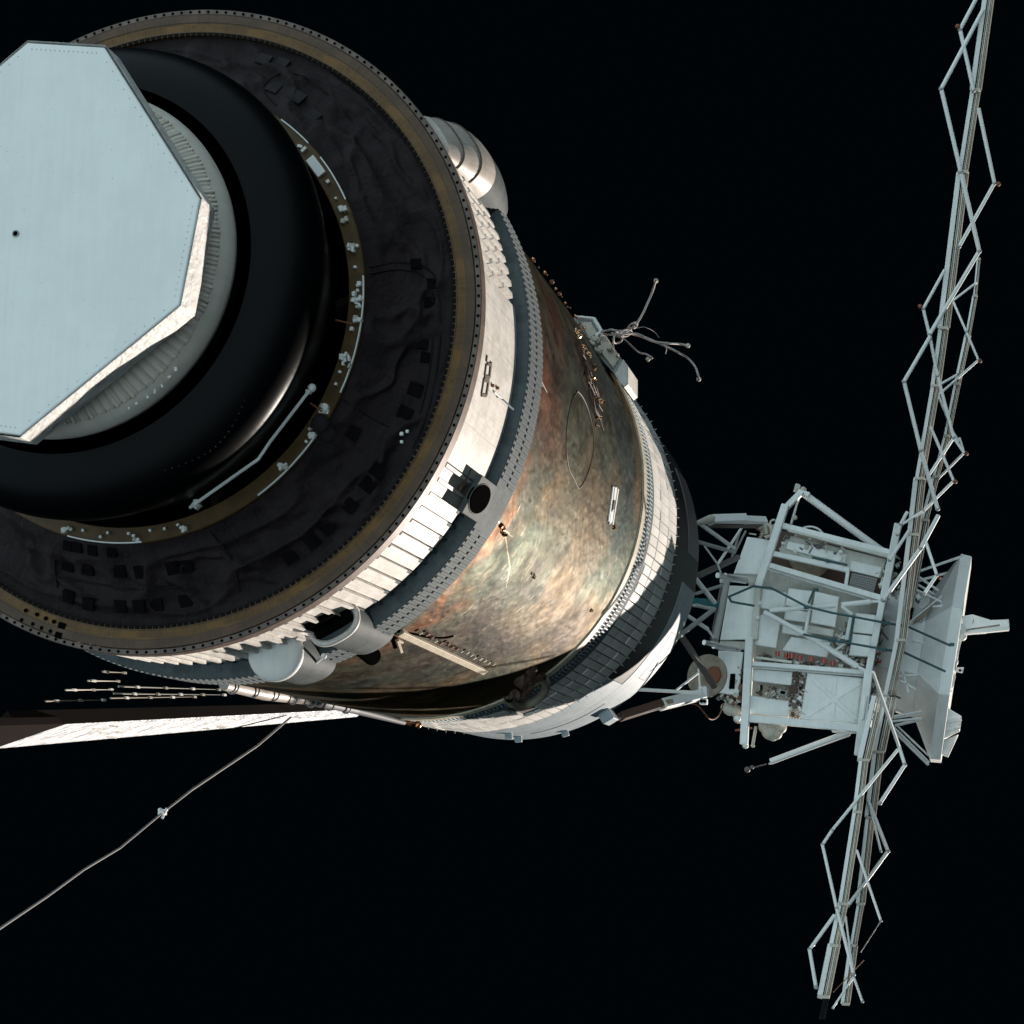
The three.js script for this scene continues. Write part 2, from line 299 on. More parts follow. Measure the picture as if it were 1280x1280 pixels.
for (const [x, y, n] of [[432, 269, 4], [441, 308, 7], [446, 360, 3], [447, 378, 9], [444, 405, 5], [433, 452, 7], [404, 516, 8], [390, 538, 5], [354, 582, 6], [243, 634, 5], [228, 660, 5], [85, 661, 6], [170, 673, 3]])
  for (let i = 0; i < n; i++) fit(x + rr(-6, 6), y + rr(-9, 9) * (y > 560 ? 0.5 : 1), rr(0.025, 0.06), rr(0.02, 0.045), rr(-0.5, 0.5), rnd() < 0.8 ? M.white : M.lump, rr(0.02, 0.07));
for (const [x, y] of [[444, 334], [447, 357], [447, 363], [383, 552], [104, 663], [135, 666], [126, 671], [161, 667], [188, 663], [206, 661], [420, 480], [425, 465]]) fit(x, y, 0.026, 0.026);
for (const [a, b] of [[[419, 400], [440, 405]], [[388, 504], [402, 514]]]) put('probe_rod', tube(at(...a, 0.62), at(...b, 0.5), 0.009), M.rust, ring);
// black dome
const domeProfile = [[1.95, 0.3], [2.02, 0.6], [2.12, 0.95], [2.215, 1.25], [2.23, 1.36]]; for (let i = 1; i <= 26; i++) { const t = i / 26 * 1.15; domeProfile.push([1.3 + 0.93 * Math.cos(t) ** 0.9, 1.36 + 0.47 * Math.sin(t)]); }
const dome = put('black_dome', surf(domeProfile, ...FULL, 200), M.gloss, hull);
for (let i = 0; i < 17; i++) { const t = i / 16, x = lerp(206, 305, t) + 14 * Math.sin(t * 3.1), y = lerp(588, 500, t) + 14 * Math.sin(t * 3.1), h = hit(dome, x, y); if (h) { const g = new THREE.ConeGeometry(0.022, 0.012, 3).rotateX(Math.PI / 2).rotateZ(rr(-0.3, 0.3)).applyQuaternion(frameAt(h.n)); put('tick_mark', g.translate(h.p.x, h.p.y, h.p.z), M.tickGrey, dome); } }
put('pipe_run', link([at(390, 484, 0.95), at(337, 553, 1.0), at(323, 574, 1.0), at(300, 590, 1.0), at(245, 629, 0.95)], 0.016), M.white, dome);
put('pipe_bracket', [ball(at(390, 485, 0.95), 0.04), block(at(386, 490, 0.93), 0.05, 0.04, 0.05), block(at(246, 628, 0.93), 0.05, 0.05, 0.06)], M.white, dome);
// ribbed conical bag behind the end plate
const bag = put('plenum_bag', surf([[0.9, 2.28], [1.2, 2.22], [1.38, 2.14], [1.5, 2.05], [1.57, 1.965], [1.6, 1.87], [1.59, 1.8], [1.5, 1.7], [1.3, 1.62]], ...FULL, 180), M.ribEdge, hull);
for (let i = 0; i < 230; i++) {
  const th = (i / 230) * Math.PI * 2; if (Math.cos(th + 0.35) < -0.35) continue;
  const g = new THREE.CapsuleGeometry(0.0165, 0.2, 3, 8); const a = polar(1.3, th, 2.185), b = polar(1.525 + rr(-0.01, 0.01), th, 2.022);
  const d = b.clone().sub(a); g.scale(1, d.length() / 0.227, 1); g.applyQuaternion(new THREE.Quaternion().setFromUnitVectors(V(0, 1, 0), d.normalize())); g.translate((a.x + b.x) / 2, (a.y + b.y) / 2, (a.z + b.z) / 2);
  put('rib', g, i % 2 ? M.rib : M.ribDark, bag);
}
for (const [x, y] of [[221, 462], [213, 472], [204, 483], [195, 490], [186, 497], [172, 505], [163, 511]]) { const p = at(x, y, 2.0); put('tag', block(p.add(V(0.0, 0, 0.02)), rr(0.02, 0.04), rr(0.015, 0.03), 0.01, new THREE.Quaternion().setFromAxisAngle(V(0, 0, 1), rr(0, 3))), M.white, bag); }
// octagonal end plate
{
  const zf = 2.6, raw = [[26, 50], [131, 56], [252, 248], [226, 382]].map(([x, y]) => at(x, y, zf)), e = at(16, 546, zf);
  raw[0].add(e.clone().negate()).multiplyScalar(0.5); raw[0].z = zf;
  const cs = [...raw, ...raw.map((p) => V(-p.x, -p.y, zf))];
  const face = new THREE.Shape(cs.map((p) => new THREE.Vector2(p.x * 0.988, p.y * 0.988)));
  const g = new THREE.ExtrudeGeometry(face, { depth: 0.05, bevelThickness: 0.012, bevelSize: 0.012, bevelOffset: -0.012, bevelSegments: 2 }); g.translate(0, 0, zf - 0.065);
  const rad = put('end_plate', boxUV(plain(g)), M.radiator, hull);
  rad.userData.label = 'white octagonal plate at the stern';
  for (let i = 0; i < 8; i++) {
    const a = cs[i], b = cs[(i + 1) % 8], nrm = V(b.y - a.y, a.x - b.x, 0).normalize(); if (nrm.dot(a) < 0) nrm.negate();
    const pos = [], uv = [], n = 24, mh = 5, idx = [], L = a.distanceTo(b);
    for (let k = 0; k <= n; k++) for (let j = 0; j <= mh; j++) {
      const q = a.clone().lerp(b, k / n), edge = Math.min(k, n - k) === 0 || j === 0 || j === mh ? 0 : 1;
      q.addScaledVector(nrm, edge * 0.014 * (fbm(k * 0.35 + i * 31, j * 0.8, 63, 3) - 0.2)); q.z = zf - 0.004 - 0.27 * j / mh;
      pos.push(q.x, q.y, q.z); uv.push(L * k / n, 0.27 * j / mh);
    }
    for (let k = 0; k < n; k++) for (let j = 0; j < mh; j++) { const o = k * (mh + 1) + j; idx.push(o, o + mh + 1, o + 1, o + 1, o + mh + 1, o + mh + 2); }
    const sg = new THREE.BufferGeometry(); sg.setAttribute('position', new THREE.Float32BufferAttribute(pos, 3)); sg.setAttribute('uv', new THREE.Float32BufferAttribute(uv, 2)); sg.setIndex(idx); sg.computeVertexNormals();
    put('side_cover', sg, M.blanket, rad);
  }
  const back = new THREE.ExtrudeGeometry(new THREE.Shape(cs.map((p) => new THREE.Vector2(p.x * 0.97, p.y * 0.97))), { depth: 0.17, bevelEnabled: false }); back.translate(0, 0, zf - 0.27);
  put('core', plain(back), M.tubeGrey, rad);
  const c = at(19.5, 292, zf);
  put('port', new THREE.CylinderGeometry(0.024, 0.024, 0.02, 20).rotateX(Math.PI / 2).translate(c.x, c.y, zf - 0.008), M.hole, rad);
  put('port_collar', new THREE.TorusGeometry(0.027, 0.006, 8, 24).translate(c.x, c.y, zf + 0.001), M.tubeGrey, rad);
  const rivet = new THREE.CylinderGeometry(0.0042, 0.0042, 0.004, 6).rotateX(Math.PI / 2), list = [];
  for (let i = 0; i < 8; i++) for (let k = 1; k < 16; k++) { const q = cs[i].clone().lerp(cs[(i + 1) % 8], k / 16).multiplyScalar(0.955); list.push(rivet.clone().translate(q.x, q.y, zf)); }
  for (let i = 0; i < 90; i++) { const q = polar(Math.sqrt(rnd()) * 1.45, rr(-3.1, 3.1), zf - 0.001), s = rivet.clone().scale(rr(0.3, 0.7), rr(0.3, 0.7), 1); list.push(s.translate(q.x, q.y, q.z)); }
  put('rivet', list, M.rivet, rad, 'stuff');
}
// stern skirt: shell, smooth panel, stringers
const skirt = put('stern_skirt', sweep([[3.0, -0.13], [3.2, -0.13], [3.2, -1.56], [3.0, -1.56]], ...FULL, 200, 0.4, true), M.shell, hull);
const D = RAD;
put('smooth_panel', sweep([[3.205, -0.17], [3.27, -0.17], [3.278, -0.18], [3.278, -1.42], [3.27, -1.43], [3.205, -1.43]], -26.2 * D, 7.4 * D, 60, 0.4), M.skirt, skirt);
for (const t of [-19, -11.5, -4, 3.5]) put('panel_joint', arcBlock(3.274, 3.2795, -0.19, -1.415, t * D, (t + 0.06) * D, 1), M.tubeGrey, skirt);
put('aft_slot', arcBlock(3.2, 3.262, -0.15, -0.172, -25.8 * D, 7 * D, 40), M.slot, skirt);
for (let t = -25; t < 6.5; t += 2.6) put('slot_clip', arcBlock(3.2, 3.285, -0.142, -0.185, t * D, (t + 0.3) * D, 1), M.slot, skirt);
{
  const shellPieces = (t, upper) => {
    const w = 2.28;
    if (upper) {
      put('skirt_panel', arcBlock(3.2, 3.235, -0.16, -1.44, t * D, (t + w * 0.96) * D, 2), M.skirt, skirt);
      for (const [z0, z1, r] of [[-0.19, -0.5, 3.288], [-0.53, -0.87, 3.298], [-0.9, -1.26, 3.306]]) put('stringer', arcBlock(3.2, r + rr(-0.004, 0.004), z0, z1 + rr(-0.015, 0.015), (t + 0.3) * D, (t + 1.3) * D, 1), M.skirt, skirt);
      put('stringer_foot', arcBlock(3.2, 3.262, -0.22, -1.32, (t + 1.32) * D, (t + 1.6) * D, 1), M.skirt, skirt);
    } else {
      put('skirt_panel', arcBlock(3.2, 3.24 + rr(-0.006, 0.006), -0.15, rr(-1.33, -1.37), (t + 0.06) * D, (t + 1.98) * D, 2), M.skirt, skirt);
      put('stringer', arcBlock(3.2, 3.285 + rr(-0.006, 0.004), -0.22, rr(-1.08, -1.12), (t + 2.02) * D, (t + 2.64) * D, 1), M.skirt, skirt);
      put('stringer_foot', arcBlock(3.2, 3.243, -1.03, -1.52, (t + 2.02) * D, (t + 2.6) * D, 1), M.corrugation, skirt);
    }
  };
  for (let i = 0; i < 30; i++) shellPieces(-29.1 - i * 2.75, false);
  for (let i = 0; i < 22; i++) shellPieces(7.9 + i * 2.3, true);
  const dk = flat([0.2, 0.13, 0.09], 0.6);
  for (let i = 0; i < 6; i++) put('rim_lip', arcBlock(3.235, 3.262, -0.142, -0.152, (-40 + i * 5) * D, (-36 + i * 5) * D, 3), dk, skirt);
}
// the dark marks on the smooth panel
{
  const put2 = (pts, w) => { for (let i = 1; i < pts.length; i++) { const a = onHull(...pts[i - 1], 3.285), b = onHull(...pts[i], 3.285); put('panel_mark', beam(a.p, b.p, w, 0.012, polar(1, a.th, 0)), M.slot, skirt); } };
  put2([[609, 444], [608, 452]], 0.018); put2([[614, 452], [612, 472]], 0.04); put2([[608, 455], [606, 470]], 0.02); put2([[609, 455], [614, 456]], 0.03); put2([[606, 471], [612, 472]], 0.035);
  put2([[611, 476], [608, 495]], 0.036); put2([[605, 474], [602, 493]], 0.022); put2([[605, 475], [611, 476]], 0.04); put2([[602, 494], [608, 495]], 0.03);
  const a = onHull(616, 482, 3.29), b = onHull(622, 485, 3.29); put('latch', [block(a.p, 0.03, 0.03, 0.03), block(b.p, 0.03, 0.03, 0.03)], M.rust, skirt);
  put('vent_line', [tube(onHull(618, 490, 3.29).p, onHull(628, 499, 3.31).p, 0.012), tube(onHull(628, 499, 3.31).p, onHull(642, 512, 3.42).p, 0.01)], M.white, skirt);
  const c = onHull(577, 610, 3.27); put('junction_box', [block(c.p, 0.07, 0.1, 0.05, frameAt(polar(1, c.th, 0))), tube(onHull(582, 602, 3.3).p, onHull(589, 586, 3.3).p, 0.008)], M.slot, skirt);
}
// corrugated step forward of the skirt
const step1 = put('corrugated_band', sweep([[3.15, -1.5], [3.38, -1.5], [3.39, -1.51], [3.39, -2.1], [3.38, -2.11], [3.36, -2.2], [3.15, -2.2]], ...FULL, 220, 0.4, true), M.corrugation, hull);
const OPEN = onHull(600, 624, 3.43);
function ribs(parent, name, r, h, z0, z1, pitch, shift, m, t0, t1) {
  const n = Math.round((t1 - t0) / pitch), g = new RoundedBoxGeometry(h, r * pitch * D * 0.5, Math.abs(z1 - z0), 1, h * 0.2), im = new THREE.InstancedMesh(g, m, n), mat = new THREE.Matrix4();
  let k = 0;
  for (let i = 0; i < n; i++) {
    const th = (t0 + (i + shift) * pitch) * D;
    if (parent === step1 && Math.abs(th - OPEN.th) * r < 0.27 && z0 > -1.9) continue;
    mat.makeRotationZ(th).setPosition(r * Math.cos(th), r * Math.sin(th), (z0 + z1) / 2); im.setMatrixAt(k++, mat);
  }
  im.count = k; im.name = name; im.userData.kind = 'stuff'; im.castShadow = im.receiveShadow = true; parent.add(im);
}
ribs(step1, 'corrugation', 3.39, 0.03, -1.53, -1.78, 1.15, 0, M.corrugation, -115, 72);
ribs(step1, 'corrugation', 3.39, 0.03, -1.81, -2.07, 1.15, 0.5, M.corrugation, -115, 72);
{
  const n = polar(1, OPEN.th, 0), q = frameAt(n);
  const zo = OPEN.z - 0.01, disc = new THREE.CylinderGeometry(1, 1, 0.05, 40).rotateX(Math.PI / 2).scale(0.15, 0.27, 1).applyQuaternion(q).translate(...polar(3.41, OPEN.th, zo).toArray());
  put('opening_plate', block(polar(3.385, OPEN.th, zo - 0.06), 0.42, 0.6, 0.06, q), M.podGrey, step1);
  put('opening', disc, M.hole, step1);
  put('opening_collar', new THREE.TorusGeometry(1, 0.05, 8, 48).scale(0.155, 0.275, 0.16).applyQuaternion(q).translate(...polar(3.417, OPEN.th, zo).toArray()), M.podGrey, step1);

}
// gold skin of the tank
const GZ0 = -2.2, GZ1 = -8.62;
{
  const W = 2048, H = 768, scr = new Float32Array(W * H), drk = new Float32Array(W * H);
  const toXY = (th, z) => [(th + Math.PI) / (2 * Math.PI) * W, (z - GZ0) / (GZ1 - GZ0) * H];
  const line = (buf, x, y, dx, dy, n, v) => { for (let i = 0; i < n; i++) { const X = Math.round(x + dx * i / n), Y = Math.round(y + dy * i / n); if (X >= 0 && Y >= 0 && X < W && Y < H) buf[Y * W + X] = Math.max(buf[Y * W + X], v * (1 - 0.6 * i / n)); } };
  const spot = (px, py) => { const h = onHull(px, py, 3.31); return toXY(h.th, h.z); };
  for (let i = 0; i < 260; i++) { const x = rr(560, 1180), y = rr(0, H), l = rr(4, 34); line(rnd() < 0.5 ? scr : drk, x, y, l, rr(-2, 2), l | 0, rr(0.08, 0.4)); }
  for (const [px, py, n, s] of [[625, 640, 46, 26], [632, 690, 30, 26], [655, 735, 30, 30], [600, 760, 50, 40], [560, 790, 40, 30], [700, 830, 30, 40], [740, 520, 40, 26], [745, 470, 30, 20], [680, 800, 24, 40]])
    for (let i = 0; i < n; i++) { const [x, y] = spot(px + rr(-s, s), py + rr(-s, s)), l = rr(2, 12); line(rnd() < 0.6 ? scr : drk, x, y, l, rr(-3, 3), l + 1 | 0, rr(0.25, 0.7)); }
  const path = (buf, pts, v) => { for (let i = 1; i < pts.length; i++) { const a = spot(...pts[i - 1]), b = spot(...pts[i]); line(buf, a[0], a[1], b[0] - a[0], b[1] - a[1], 90, v); line(buf, a[0], a[1] + 1, b[0] - a[0], b[1] - a[1], 90, v); } };
  path(scr, [[623, 652], [631, 668], [634, 690], [637, 708], [632, 735]], 0.55); path(scr, [[618, 648], [628, 660], [640, 672]], 0.5);
  path(drk, [[738, 792], [700, 812], [665, 825], [640, 838], [600, 850]], 1);
  const blobs = [   // place in the picture, reach round and along the hull in metres, colour, weight
    [668, 430, 0.7, 0.45, [0.3, 0.3, 0.15], 0.8], [690, 445, 0.9, 0.6, [0.16, 0.3, 0.22], 0.85], [728, 470, 0.8, 0.7, [0.06, 0.2, 0.19], 0.9], [775, 540, 1.2, 0.55, [0.035, 0.14, 0.15], 1], [700, 480, 0.5, 0.4, [0.08, 0.22, 0.2], 0.7],
    [680, 520, 0.8, 0.34, [0.66, 0.26, 0.15], 1], [690, 545, 0.5, 0.34, [0.62, 0.28, 0.17], 0.8], [668, 470, 0.5, 0.16, [0.62, 0.28, 0.16], 0.9], [655, 600, 0.7, 0.25, [0.5, 0.3, 0.16], 0.8], [630, 650, 0.7, 0.2, [0.6, 0.34, 0.18], 0.7], [575, 735, 0.7, 0.22, [0.66, 0.33, 0.17], 0.8], [520, 775, 0.6, 0.25, [0.6, 0.26, 0.13], 0.9],
    [690, 390, 1.1, 0.5, [0.3, 0.08, 0.035], 0.9], [720, 430, 0.8, 0.4, [0.12, 0.035, 0.02], 0.95], [740, 450, 0.6, 0.4, [0.09, 0.03, 0.02], 0.9], [750, 505, 0.35, 0.5, [0.05, 0.035, 0.025], 0.8],
    [640, 655, 0.4, 0.3, [0.12, 0.11, 0.06], 0.75], [655, 730, 0.6, 0.5, [0.22, 0.17, 0.1], 0.7], [660, 600, 0.6, 0.4, [0.14, 0.22, 0.17], 0.55], [720, 580, 0.8, 0.5, [0.26, 0.27, 0.16], 0.7], [690, 690, 0.8, 0.7, [0.3, 0.29, 0.21], 0.5],
    [785, 600, 1.0, 0.4, [0.05, 0.13, 0.12], 0.8], [770, 500, 0.8, 0.4, [0.04, 0.1, 0.09], 0.8], [745, 480, 0.4, 0.6, [0.06, 0.045, 0.03], 0.8], [755, 560, 0.6, 0.3, [0.1, 0.14, 0.1], 0.7], [620, 655, 0.3, 0.25, [0.08, 0.07, 0.04], 0.8], [735, 690, 0.8, 0.5, [0.26, 0.22, 0.14], 0.6],
    [600, 805, 0.35, 1.2, [0.05, 0.03, 0.018], 0.75], [545, 792, 0.4, 0.5, [0.07, 0.04, 0.022], 0.8], [700, 805, 0.3, 0.9, [0.07, 0.045, 0.028], 0.7], [660, 545, 0.9, 0.2, [0.72, 0.27, 0.14], 0.9], [600, 700, 0.9, 0.16, [0.72, 0.34, 0.17], 0.9],
    [560, 800, 0.5, 0.5, [0.14, 0.08, 0.045], 0.85], [640, 800, 0.45, 0.9, [0.12, 0.075, 0.045], 0.8], [690, 800, 0.4, 0.6, [0.2, 0.13, 0.07], 0.7],
    [430, 815, 0.4, 0.25, [0.5, 0.22, 0.09], 0.9], [350, 850, 0.8, 0.4, [0.2, 0.3, 0.16], 0.9], [480, 830, 0.5, 0.5, [0.26, 0.2, 0.1], 0.7], [500, 840, 0.4, 0.5, [0.12, 0.2, 0.16], 0.6],
  ].map(([px, py, a, b, c, w]) => { const h = onHull(px, py, 3.31); return { s: h.th * R, z: h.z, a, b, c, w }; });
  const map = texture(W, H, (x, y) => {
    const th = x / W * 2 * Math.PI - Math.PI, z = lerp(GZ0, GZ1, y / H), s = th * R;
    const n1 = fbm(s * 0.9, z * 0.5, 101, 5), n2 = fbm(s * 3.2, z * 1.7, 102, 6), n3 = fbm(s * 12, z * 7, 103, 5), cr = Math.pow(1 - Math.abs(fbm(s * 2.4 + 5, z * 1.1, 107, 4) - 0.5) * 2, 26) * step(n1, 0.42, 0.62), st = fbm(s * 3.2, z * 34, 104, 3), sp = hash(x, y, 9);
    let c = [0, 1, 2].map((k) => lerp([0.5, 0.35, 0.19][k], [0.2, 0.25, 0.16][k], step(n1, 0.4, 0.6)));
    const ws = (fbm(s * 1.5, z * 0.8, 105, 5) - 0.5) * 1.5, wz = (fbm(s * 1.5, z * 0.8, 106, 5) - 0.5) * 1.7;
    for (const b of blobs) { const d = ((s + ws - b.s) / b.a) ** 2 + ((z + wz - b.z) / b.b) ** 2; if (d < 6) { const w = Math.min(1, 1.15 * b.w * Math.exp(-d * 0.9)); c = c.map((q, k) => lerp(q, b.c[k], w)); } }
    const m = (0.3 + 1.0 * n2 + 1.1 * (n3 - 0.5)) * (1 - 0.55 * cr);
    const gr = 0.75 + 0.5 * sp + (sp > 0.99 ? 1.1 : 0); c = c.map((q, k) => q * 0.18 * m * gr * (1 + 0.18 * (st - 0.5)));
    const dark = step(n3 * 0.8 + n2 * 0.35, 0.62, 0.76) * 0.7 + drk[y * W + x] * 0.75; c = c.map((q, k) => lerp(q, [0.05, 0.045, 0.035][k], sat(dark)));
    const lum = 0.3 * c[0] + 0.55 * c[1] + 0.15 * c[2]; c = c.map((q) => Math.max(0.004, lum + (q - lum) * 1.4));
    const w = scr[y * W + x]; return c.map((q, k) => lerp(q, [0.6, 0.45, 0.3][k], w));
  }, true);
  map.wrapS = THREE.RepeatWrapping;
  const rough = texture(1024, 384, (x, y) => { const s = (x / 1024 * 2 - 1) * Math.PI * R, z = lerp(GZ0, GZ1, y / 384); return [0, 0.4 + 0.34 * fbm(s * 6, z * 4, 111, 5), 0.95]; }, false);
  const bump = texture(1024, 384, (x, y) => { const s = (x / 1024 * 2 - 1) * Math.PI * R, z = lerp(GZ0, GZ1, y / 384); return 0.68 * fbm(s * 2.2, z * 1.3, 121, 5) + 0.32 * Math.abs(fbm(s * 8, z * 5, 122, 4) - 0.5) * 2; }, false);
  const prof = []; for (let i = 0; i <= 60; i++) prof.push([3.31, lerp(GZ0, GZ1, i / 60)]);
  const g = surf(prof, ...FULL, 360, (th, t, r, z) => 0.006 * (fbm(th * 6, z * 1.5, 131, 3) - 0.5));
  const p = g.attributes.position, uv = g.attributes.uv;
  for (let k = 0; k <= 360; k++) for (let i = 0; i <= 60; i++) uv.setXY(k * 61 + i, k / 360, i / 60);
  M.gold = std({ map, roughnessMap: rough, metalnessMap: rough, metalness: 1, roughness: 1, bumpMap: bump, bumpScale: 0.024 });
  hull.gold = put('gold_skin', g, M.gold, hull);
}
const gold = hull.gold;
const skin = (x, y, r = 3.318) => onHull(x, y, r).p;
put('oval_seam', hose([[722, 489], [714, 505], [709, 530], [708, 562], [711, 585], [718, 600], [724, 610], [731, 600], [737, 585], [742, 560], [741, 538], [735, 512], [728, 496], [722, 489]].map(([x, y]) => skin(x, y, 3.313)), 0.008, 90), M.slot, gold);
{
  const q = (x, y) => skin(x, y, 3.325), a = q(769, 607), b = q(773, 611), c = q(766, 656), d = q(760, 650), put4 = (p1, p2, w) => beam(p1, p2, w, 0.02, polar(1, Math.atan2(p1.y, p1.x), 0));
  put('white_bracket', [put4(q(766.5, 608), q(760.5, 652), 0.06), put4(q(772.5, 611), q(765.5, 656), 0.06), put4(q(769.5, 609), q(767.5, 625), 0.13), put4(q(765, 638), q(763, 654), 0.13)], M.white, gold);
  put('bracket_slot', put4(q(768, 623), q(765, 640), 0.05), M.slot, gold);
}
put('hull_clip', [tube(skin(670, 470, 3.33), skin(678, 483, 3.36), 0.012), tube(skin(671, 466, 3.36), skin(683, 490, 3.36), 0.012), tube(skin(672, 481, 3.33), skin(675, 476, 3.36), 0.012)], M.slot, gold);
// longitudinal seam strip at the edge of the shaded underside, with torn foil along it
{
  const a = onHull(500, 791, 3.33), n = 10, b = onHull(592, 846, 3.33);
  put('seam_strip', beam(a.p, polar(3.35, a.th - 0.03, b.z), 0.085, 0.05, polar(1, a.th, 0)), M.cream, gold);
  for (let i = 0; i < 16; i++) { const t = (i + 0.5) / 16, p = polar(3.345, a.th + 0.035 + rr(-0.006, 0.006) - 0.02 * t, lerp(a.z - 0.3, b.z, t)); put('strip_bolt', block(p, rr(0.03, 0.05), rr(0.03, 0.05), 0.035, frameAt(polar(1, a.th, 0))), rnd() < 0.5 ? M.cream : M.rust, gold); }
  put('strip_clip', [beam(skin(497, 800, 3.36), skin(502, 815, 3.36), 0.03, 0.03), beam(skin(497, 800, 3.36), skin(503, 803, 3.36), 0.03, 0.03)], M.cream, gold);
  put('hull_crack', hose([[496, 789], [515, 792], [540, 797], [556, 797], [566, 795]].map(([x, y]) => skin(x, y, 3.316)), 0.014, 30), M.hole, gold);
  put('hull_crack', hose([[497, 790], [503, 783], [508, 775]].map(([x, y]) => skin(x, y, 3.316)), 0.012, 12), M.hole, gold);
}
{
  const scraps = (list, n, spread, r, mats) => { const groups = mats.map(() => []); for (const [x, y, k] of list) for (let i = 0; i < n * (k ?? 1); i++) { const h = onHull(x + rr(-spread, spread), y + rr(-spread, spread), r), g = new THREE.IcosahedronGeometry(rr(0.008, 0.03), 0); g.scale(rr(0.5, 1.6), rr(0.5, 1.6), rr(0.3, 1)); g.rotateX(rr(0, 3)); g.rotateY(rr(0, 3)); g.translate(h.p.x, h.p.y, h.p.z); groups[Math.floor(rnd() * mats.length)].push(g); }
    groups.forEach((gs, i) => gs.length && put('foil_scrap', gs, mats[i], gold, 'stuff')); };
  scraps([[721, 414], [725, 419], [729, 434], [733, 438], [736, 443], [742, 460, 0.5], [743, 476], [745, 492, 0.7], [747, 500, 3], [752, 502, 3], [748, 520], [747, 530, 0.6], [763, 628, 0.4], [770, 657], [741, 764, 0.7], [667, 720], [618, 646], [628, 660, 2], [616, 653], [630, 668]], 5, 3, 3.325, [M.copper, M.foil, M.copper]);
  const wire = []; for (let k = 0; k < 9; k++) { const pts = []; let x = 724 + k * 2, y = 420 + k * 8; for (let i = 0; i < 6; i++) { pts.push(skin(x, y, 3.325 + rr(0, 0.03))); x += rr(1, 5); y += rr(6, 16); } wire.push(hose(pts, 0.007, 20)); }
  put('torn_edge', wire, M.brown, gold, 'stuff');
  const top = [], tm = []; for (let i = 0; i < 16; i++) { const z = lerp(-3.4, -6.2, i / 15), th = 29.5 * D + rr(-0.01, 0.01), g = new THREE.IcosahedronGeometry(rr(0.012, 0.035), 0); const p = polar(3.35 + rr(0, 0.03), th, z); g.translate(p.x, p.y, p.z); (i % 3 ? tm : top).push(g); }
  put('foil_scrap', top, M.copper, gold, 'stuff'); put('foil_scrap', tm, M.rust, gold, 'stuff');
}
// forward flange, corrugations, tiles, dark ring, pale shroud
put('forward_flange', sweep([[3.2, -8.56], [3.33, -8.56], [3.338, -8.57], [3.345, -8.76], [3.335, -8.775], [3.2, -8.775]], ...FULL, 200, 0.4, true), M.cream, hull);
const step2 = put('forward_corrugated_band', sweep([[3.1, -8.7], [3.31, -8.7], [3.31, -9.55], [3.1, -9.55]], ...FULL, 200, 0.4, true), M.corrugation, hull);
ribs(step2, 'corrugation', 3.315, 0.045, -8.78, -9.0, 1.06, 0, M.corrugationPale, -110, 60);
ribs(step2, 'corrugation', 3.315, 0.045, -9.04, -9.3, 1.06, 0.5, M.corrugationPale, -110, 60);
const skirt2 = put('forward_skirt', sweep([[3.0, -9.55], [3.255, -9.55], [3.255, -11.75], [3.0, -11.75]], ...FULL, 200, 0.4, true), M.shell, hull);
{
  const rows = [[-9.6, -10.2], [-10.22, -10.9], [-10.92, -11.6]], pitch = 2.6 * D, geos = rows.map(([a, b]) => sweep([[3.25, a], [3.296, a - 0.03], [3.3, a - 0.06], [3.318, b + 0.04], [3.31, b], [3.25, b]], 0, pitch * 0.87, 2, 0.3));
  for (let i = 0; i < 68; i++) rows.forEach((row, k) => {
    const th = -110 * D + i * pitch; if (Math.abs(th + 70 * D) < 0.05 && k < 2) return;
    const m = new THREE.Mesh(geos[k], M.tile[Math.floor(rnd() * 3)]); m.name = partName(skirt2, 'skirt_tile'); m.rotation.z = th; m.scale.set(1 + 0.004 * (k - 1) + rr(-0.002, 0.002), 1, 1); m.scale.y = m.scale.x; m.castShadow = m.receiveShadow = true; skirt2.add(m);
  });
  const pin = []; for (let i = 0; i < 68; i++) { const th = -110 * D + i * pitch - 0.003; pin.push(tube(polar(3.25, th, -11.6), polar(3.365, th, -11.63), 0.013, 0.004, 6)); }
  put('skirt_pin', pin, M.skirt, skirt2, 'stuff');
}
const iu = put('dark_ring', sweep([[3.0, -11.75], [3.28, -11.75], [3.29, -11.76], [3.29, -12.95], [3.0, -12.95]], -47.9 * D, 209.9 * D, 160, 0.4), M.ringBlack, hull);
put('pale_ring', sweep([[3.0, -11.75], [3.29, -11.75], [3.3, -11.76], [3.3, -12.95], [3.0, -12.95]], -150 * D, -48 * D, 60, 0.4), M.shroud, hull);
for (let i = 0; i < 12; i++) put('ring_panel', arcBlock(3.285, 3.296, -11.95, -12.75, (-46 + i * 14) * D, (-36 + i * 14) * D, 4), M.ringBlack, iu);
const shroud = put('forward_shroud', sweep([[2.9, -12.95], [3.29, -12.95], [3.3, -12.96], [3.3, -14.35], [3.28, -14.38], [2.9, -14.38]], -150 * D, -13 * D, 90, 0.4), M.shroud, hull);
put('dark_shroud', sweep([[2.9, -12.95], [3.275, -12.95], [3.28, -12.96], [3.28, -14.35], [2.9, -14.38]], -12.9 * D, 209.9 * D, 120, 0.4), M.ringBlack, hull);
put('shroud_leaf', sweep([[3.27, -13.1], [3.3, -13.1], [3.3, -14.2], [3.27, -14.2]], -4 * D, 22 * D, 30, 0.4), M.tubeDark, shroud);
put('shroud_end', sweep([[0.02, -14.36], [2.95, -14.36], [2.95, -14.3], [0.02, -14.3]], ...FULL, 60, 0.4, true), M.shell, hull);
